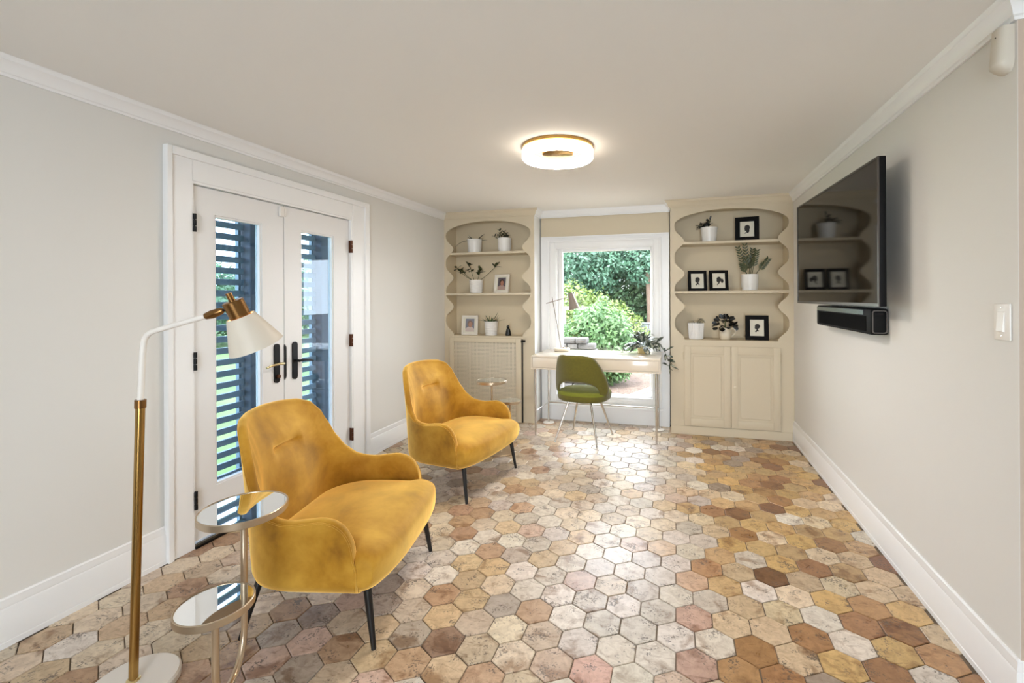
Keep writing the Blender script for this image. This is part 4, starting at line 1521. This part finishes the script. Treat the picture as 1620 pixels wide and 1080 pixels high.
def frame(label, x, z, w_, h_, fw, mt, yaw, tilt, art, y=YP, group=None):
    f = thing('picture_frame', label, 'picture frame', (x, y, z), 0, group)
    f.rotation_euler = (-tilt, 0, yaw)
    # local: x right, y away from viewer, z up
    loops = []
    for ins, yy in ((0.0, 0.018), (0.0, 0.002), (0.002, 0.0), (fw - 0.003, 0.001), (fw, 0.004), (fw, 0.018)):
        a_, z0_, z1_ = w_ / 2 - ins, ins, h_ - ins
        loops.append([(-a_, yy, z0_), (a_, yy, z0_), (a_, yy, z1_), (-a_, yy, z1_)])
    MB().grid(loops, closed_u=True, closed_v=True).build('frame', mt, f, 30)
    MB().box(-w_ / 2 + fw * 0.8, w_ / 2 - fw * 0.8, 0.010, 0.014, fw * 0.8, h_ - fw * 0.8).build('mount', M['paper'], f)
    cz = h_ / 2
    if isinstance(art[0], str):
        kind, sc_ = art
        MB().prism([(a * sc_, b * sc_) for a, b in SIL[kind]], 0.0008, Matrix.Translation((0, 0.009, cz + 0.004))).build('silhouette', M['ink'], f)
        if kind == 'pony':
            MB().prism(ellipse(0.036 * sc_, -0.006 * sc_, 0.015 * sc_, 0.024 * sc_), 0.0008, Matrix.Translation((0, 0.009, cz + 0.004))).build('silhouette', M['ink'], f)
        if kind == 'curls':
            MB().prism(ellipse(0.006 * sc_, 0.012 * sc_, 0.027 * sc_, 0.028 * sc_), 0.0008, Matrix.Translation((0, 0.0088, cz + 0.004))).build('silhouette', M['ink'], f)
    else:
        bg, hair, skin, cloth = (mat('print_ink', c, 0.35) for c in art)
        pw, ph = w_ * 0.27, h_ * 0.33
        pc = cz
        MB().box(-pw, pw, 0.0085, 0.0099, pc - ph, pc + ph).build('print', bg, f)
        MB().prism([(-pw, pc - ph), (pw, pc - ph), (pw, pc - ph * 0.55), (pw * 0.4, pc - ph * 0.25), (-pw * 0.4, pc - ph * 0.25), (-pw, pc - ph * 0.55)], 0.0005, Matrix.Translation((0, 0.0082, 0))).build('print', cloth, f)
        MB().prism(ellipse(pw * 0.05, pc + ph * 0.22, pw * 0.62, ph * 0.52), 0.0005, Matrix.Translation((0, 0.0079, 0))).build('print', hair, f)
        MB().prism(ellipse(pw * 0.1, pc + ph * 0.08, pw * 0.42, ph * 0.42), 0.0005, Matrix.Translation((0, 0.0076, 0))).build('print', skin, f)
    bx = MB()
    bx.box(-w_ * 0.14, w_ * 0.14, 0.0185, 0.022, h_ * 0.1, h_ * 0.8)
    bx.build('easel_back', M['black'], f)
    return f


frame('black framed bob-haired head silhouette, top shelf of right niche', 0.675, SR[0], 0.222, 0.248, 0.046, M['frame_black'], math.radians(-8), 0.12, ('bob', 1.0), YP - 0.01, 'black framed silhouettes')
frame('black framed child head silhouette, left one of the pair on the middle shelf', 0.206, SR[1], 0.184, 0.212, 0.029, M['frame_black'], math.radians(6), 0.16, ('child', 0.92), YP, 'black framed silhouettes')
frame('black framed ponytail head silhouette, right one of the pair on the middle shelf', 0.414, SR[1], 0.184, 0.212, 0.030, M['frame_black'], math.radians(8), 0.16, ('pony', 0.92), YP, 'black framed silhouettes')
frame('black framed curly head silhouette, bottom of right niche', 0.760, ZB, 0.212, 0.246, 0.042, M['frame_black'], math.radians(-6), 0.14, ('curls', 0.86), YP - 0.03, 'black framed silhouettes')
wfm = mat('white_frame', (232, 226, 214), 0.45)
frame('white framed portrait photo of a dark-haired person, middle shelf of left niche', -1.942, SL[1], 0.200, 0.216, 0.024, wfm, math.radians(-14), 0.15, ((92, 84, 92), (52, 36, 30), (170, 118, 98), (176, 150, 140)), YP - 0.02, 'white framed portraits')
frame('white framed portrait photo on grey blue ground, bottom of left niche', -2.332, ZB, 0.198, 0.228, 0.024, wfm, math.radians(4), 0.12, ((126, 128, 140), (132, 110, 100), (176, 134, 116), (206, 190, 184)), YP - 0.02, 'white framed portraits')

# figurine
fg = thing('figurine', 'small black sitting cat-like figurine at the bottom of the left niche', 'figurine', (-1.846, YP - 0.03, ZB))
MB().lathe([(0, 0), (0.030, 0), (0.034, 0.008), (0.031, 0.03), (0.026, 0.055), (0.019, 0.078), (0.014, 0.09), (0, 0.094)], (0, 0, 0), 24).build('body', M['leaf_black'], fg, True)
h = MB().lathe([(0, 0.084), (0.012, 0.086), (0.018, 0.096), (0.017, 0.108), (0.010, 0.117), (0, 0.119)], (0, -0.004, 0), 20)
h.tube([(0.010, -0.004, 0.110), (0.012, -0.004, 0.130)], [0.006, 0.0008], 6)
h.tube([(-0.010, -0.004, 0.110), (-0.012, -0.004, 0.130)], [0.006, 0.0008], 6)
h.build('head', M['leaf_black'], fg, True)
MB().tube([(0.026, 0.01, 0.006), (0.036, -0.006, 0.008), (0.030, -0.024, 0.008)], [0.006, 0.006, 0.004], 8).build('tail', M['leaf_black'], fg, True)

# ------------------------------------------------------------------ outside the doors: slatted porch screen, lawn
SXP = -3.30
porch = MB().box(-3.42, XL - 0.151, 0.4, 4.6, -0.10, -0.02).build('porch_deck', M['deck'])
struct(porch)
struct(MB().box(-3.42, XL - 0.151, 0.4, 4.6, 2.30, 2.36).build('porch_roof', M['dark_porch']))


def slat_screen(label, y0, y1):
    t = thing('slatted_screen', label, 'screen', (SXP, y0, -0.02), 0, 'slatted porch screens')
    me = MB().box(-0.012, 0.012, 0.0, y1 - y0, -0.023, 0.023, 0.003).mesh('slat', M['slat'])
    for k in range(26):
        o = bpy.data.objects.new('slat', me)
        COL.objects.link(o)
        o.parent = t
        o.location = (0, 0, 0.06 + k * 0.0862)
    for y in (y1 - y0 - 0.0, 0.35 * (y1 - y0)):
        MB().box(-0.045, -0.0125, y - 0.025, y - 0.004, 0.0, 2.31).build('batten', M['slat'], t)
    return t


slat_screen('dark slatted porch screen seen through the left glazed door', 1.2, 2.815)
slat_screen('dark slatted porch screen seen through the right glazed door', 3.02, 3.549)
for k, (y0, y1, lb) in enumerate(((2.83, 3.0, 'dark porch post between the two slatted screens'), (3.565, 3.9, 'dark broad porch post beyond the right slatted screen'))):
    o = MB().box(-0.06, 0.06, 0, y1 - y0, 0, 2.32, 0.006).build('porch_post', M['dark_porch'])
    o.location = (SXP, y0, -0.02)
    tag(o, lb, 'post', 'porch posts')
lawn_m = mat('lawn_grass', (86, 110, 52), 0.9, noise=(1.6, (112, 134, 66), 0.35, 0.7), bump=(60, 0.6, 0.03))
lw = MB().box(-60, XL - 0.9, -40, 60, -0.6, -0.25).build('lawn', lawn_m)
tag(lw, 'sunlit green lawn beyond the porch screens', 'lawn', kind='stuff')
mulch_m = mat('mulch', (72, 56, 48), 0.95, noise=(22, (104, 86, 76), 0.35, 0.7), bump=(50, 1.0, 0.03))
gd = MB().box(XL - 0.9, 30, 5.2, 60, -0.6, -0.25).build('garden_bed', mulch_m)
tag(gd, 'brown mulch garden bed outside the window', 'garden bed', kind='stuff')

# ------------------------------------------------------------------ foliage outside
def leaf_cloud(name, m, parent, blobs, count, size, seed, flat=0.0):
    """count leaf quads scattered in the shells of ellipsoids (cx,cy,cz,rx,ry,rz)"""
    g = np.random.default_rng(seed)
    vol = np.array([b[3] * b[4] * b[5] for b in blobs]) ** (2 / 3)
    pick = g.choice(len(blobs), count, p=vol / vol.sum())
    B = np.array(blobs)[pick]
    d = g.normal(size=(count, 3))
    d /= np.linalg.norm(d, axis=1)[:, None]
    rad = g.uniform(0.55, 1.05, size=(count, 1))
    # lumpy surface
    lump = 1 + 0.16 * np.sin(d[:, :1] * 7 + B[:, :1]) * np.cos(d[:, 2:] * 6 + B[:, 1:2])
    c = B[:, :3] + d * B[:, 3:] * rad * lump
    nrm = d * 0.7 + g.normal(size=(count, 3)) * 0.55 + np.array([0, 0, 0.35])
    nrm /= np.linalg.norm(nrm, axis=1)[:, None]
    ax = g.normal(size=(count, 3)) + np.array([0, 0, -flat])
    ax -= nrm * (ax * nrm).sum(1)[:, None]
    ax /= np.linalg.norm(ax, axis=1)[:, None]
    sd = np.cross(nrm, ax)
    s = size * g.uniform(0.6, 1.4, size=(count, 1))
    v = np.stack([c - ax * s, c + sd * s * 0.45 - nrm * s * 0.1, c + ax * s, c - sd * s * 0.45 - nrm * s * 0.1], 1).reshape(-1, 3)
    me = bpy.data.meshes.new(name)
    me.vertices.add(count * 4)
    me.vertices.foreach_set('co', v.astype(np.float32).ravel())
    me.loops.add(count * 4)
    me.loops.foreach_set('vertex_index', np.arange(count * 4, dtype=np.int32))
    me.polygons.add(count)
    me.polygons.foreach_set('loop_start', np.arange(0, count * 4, 4, dtype=np.int32))
    me.update(calc_edges=True)
    me.materials.append(m)
    o = bpy.data.objects.new(name, me)
    COL.objects.link(o)
    o.parent = parent
    return o


def leaf_mat(name, c1, c2, scale=2.0):
    m = mat(name, c1, 0.5, noise=(scale, c2, 0.35, 0.68))
    nt = m.node_tree
    b = nt.nodes['Principled BSDF']
    tr = nt.nodes.new('ShaderNodeBsdfTranslucent')
    mx = nt.nodes.new('ShaderNodeMixShader')
    mx.inputs[0].default_value = 0.35
    src = b.inputs['Base Color'].links[0].from_socket
    nt.links.new(src, tr.inputs['Color'])
    nt.links.new(b.outputs[0], mx.inputs[1])
    nt.links.new(tr.outputs[0], mx.inputs[2])
    nt.links.new(mx.outputs[0], nt.nodes['Material Output'].inputs['Surface'])
    return m


LM = [leaf_mat('tree_leaf_cool', (46, 78, 60), (94, 130, 106)), leaf_mat('tree_leaf_mid', (58, 90, 60), (112, 142, 102)),
      leaf_mat('tree_leaf_light', (84, 104, 48), (122, 138, 72)), leaf_mat('maple_leaf', (56, 90, 50), (104, 134, 84), 5.0)]
bark = mat('bark', (96, 78, 66), 0.9, bump=(30, 0.8, 0.02))
GZ = -0.25


def tree(name, label, x, y, blobs, m, n, size, seed, trunk=0.09, th_=1.0, group=None, flat=0.0, cat='tree'):
    t = thing(name, label, cat, (x, y, GZ), 0, group)
    leaf_cloud('foliage', m, t, blobs, n, size, seed, flat)
    MB().tube([(0, 0, 0), (0.04, 0.03, th_ * 0.5), (-0.03, 0.05, th_)], [trunk, trunk * 0.8, trunk * 0.5], 10).build('trunk', bark, t, 50)
    return t


G = 'trees behind the garden'
tree('garden_tree', 'leafy green tree filling the upper left of the window view', -3.6, 13.5, [(0, 0, 1.9, 1.6, 1.2, 1.7), (0.9, -0.4, 2.6, 1.4, 1.1, 1.1), (-0.9, 0, 2.4, 1.5, 1.2, 1.2)], LM[0], 15000, 0.065, 1, 0.12, 2.0, G)
tree('garden_tree', 'leafy green tree in the middle of the window view', -1.9, 14.5, [(0, 0, 2.0, 1.4, 1.2, 1.7), (0.6, -0.5, 2.9, 1.5, 1.0, 0.9), (-0.6, 0.3, 2.7, 1.3, 1.0, 1.1), (-0.2, 0.3, 1.2, 1.4, 1.0, 1.1)], LM[1], 17000, 0.065, 2, 0.12, 2.0, G)
tree('garden_tree', 'leafy green tree with visible brown trunk at the right of the window view', -0.75, 12.6, [(0.1, 0.4, 2.7, 1.2, 0.9, 0.85), (0.9, 0.9, 2.3, 1.0, 0.9, 1.2), (-0.7, 0.9, 2.9, 1.1, 0.8, 0.75)], LM[0], 13000, 0.06, 3, 0.11, 2.3, G)
tree('garden_tree', 'bluish green tree far behind at the window right edge', 0.2, 15.5, [(0, 0, 1.8, 1.7, 1.2, 1.9), (-0.9, 0, 2.9, 1.6, 1.1, 1.0), (-1.2, 0, 1.2, 1.4, 1.0, 1.1)], LM[0], 16000, 0.07, 4, 0.12, 2.0, G)
tree('garden_shrub', 'yellow-green shrub behind the drooping shrub', -2.75, 11.2, [(0, 0, 1.15, 0.95, 0.7, 0.85), (0.85, 0.2, 0.95, 0.8, 0.6, 0.75), (1.5, 0.1, 0.7, 0.6, 0.5, 0.6)], LM[2], 9000, 0.05, 5, 0.05, 0.9, None, 0, 'shrub')
tree('garden_shrub', 'pale green drooping mounded shrub in the middle of the window view', -1.50, 8.6, [(0, 0, 0.85, 0.66, 0.62, 0.68), (-0.42, -0.1, 0.62, 0.5, 0.5, 0.52), (0.30, -0.1, 0.66, 0.45, 0.5, 0.62), (0, -0.2, 0.40, 0.72, 0.5, 0.42)], LM[3], 16000, 0.042, 6, 0.06, 0.8, None, 1.2, 'shrub')
# stacked stone wall left of the shrub, white garden table, grey fence, timber edging
sw_ = thing('stone_wall', 'low stacked grey stone wall left of the drooping shrub', 'wall', (-1.93, 7.35, GZ))
stm = mat('wall_stone', (62, 60, 59), 0.85, noise=(9, (86, 82, 80), 0.35, 0.7), bump=(25, 0.6, 0.02))
r_ = random.Random(31)
for row in range(10):
    x = -0.75
    while x < 0.42:
        L_ = r_.uniform(0.16, 0.34)
        MB().box(x + 0.006, x + L_ - 0.006, r_.uniform(-0.02, 0.02), 0.24, row * 0.095 + 0.004, row * 0.095 + 0.089, 0.012).build('stone', stm, sw_, 40)
        x += L_
gt = thing('garden_table', 'white round garden table beyond the stone wall', 'table', (-2.35, 9.5, GZ))
MB().lathe([(0, 1.36), (0.5, 1.36), (0.52, 1.375), (0.52, 1.40), (0.5, 1.41), (0, 1.41)], (0, 0, 0), 40).build('table_top', M['white_enamel'], gt, 40)
MB().lathe([(0, 0), (0.22, 0), (0.2, 0.04), (0.04, 0.08), (0.035, 1.36), (0, 1.36)], (0, 0, 0), 24).build('pedestal', M['white_enamel'], gt, 40)
fn = thing('garden_fence', 'low grey board fence at the right of the window view', 'fence', (-1.25, 11.4, GZ))
fm_ = mat('fence_grey', (104, 108, 112), 0.8)
for k in range(14):
    MB().box(k * 0.145, k * 0.145 + 0.135, -0.012, 0.012, 0, 0.95, 0.004).build('board', fm_, fn)
MB().box(-0.02, 2.05, -0.03, 0.03, 0.955, 0.99, 0.004).build('cap_rail', fm_, fn)
for k in range(2):
    o = MB().box(-0.05, 0.05, -1.3, 1.3, 0, 0.10, 0.006).build('timber_edging', mat('pale_timber', (146, 132, 116), 0.8))
    o.location = (-0.62 + 0.2 * k, 7.3, GZ)
    o.rotation_euler = (0, 0, math.radians(-22))
    tag(o, ('pale timber edging on the mulch, nearer the shrub', 'pale timber edging on the mulch, at the window right edge')[k], 'timber', 'timber edging in the garden bed')
pv = MB().box(-0.5, 0.5, -1.3, 1.3, 0, 0.06, 0.01).build('paving_slab', mat('paving', (150, 142, 134), 0.8))
pv.location = (0.25, 7.35, GZ)
pv.rotation_euler = (0, 0, math.radians(-22))
tag(pv, 'pale paving strip outside the window at lower right', 'paving')
# trees beyond the lawn, seen between the slats
G = 'trees beyond the lawn'
for k, (x, y, s_, lb) in enumerate(((-16, 11.5, 1.1, 'small green tree across the lawn behind the left screen'), (-17, 16.5, 1.3, 'green tree across the lawn behind the right screen'), (-15, 19.5, 1.0, 'far green tree across the lawn behind the broad porch post'))):
    tree('lawn_tree', lb, x, y, [(0, 0, 1.3 * s_, 2.4 * s_, 2.2 * s_, 1.25 * s_)], LM[1], 5000, 0.12, 40 + k, 0.12, 1.0, G)
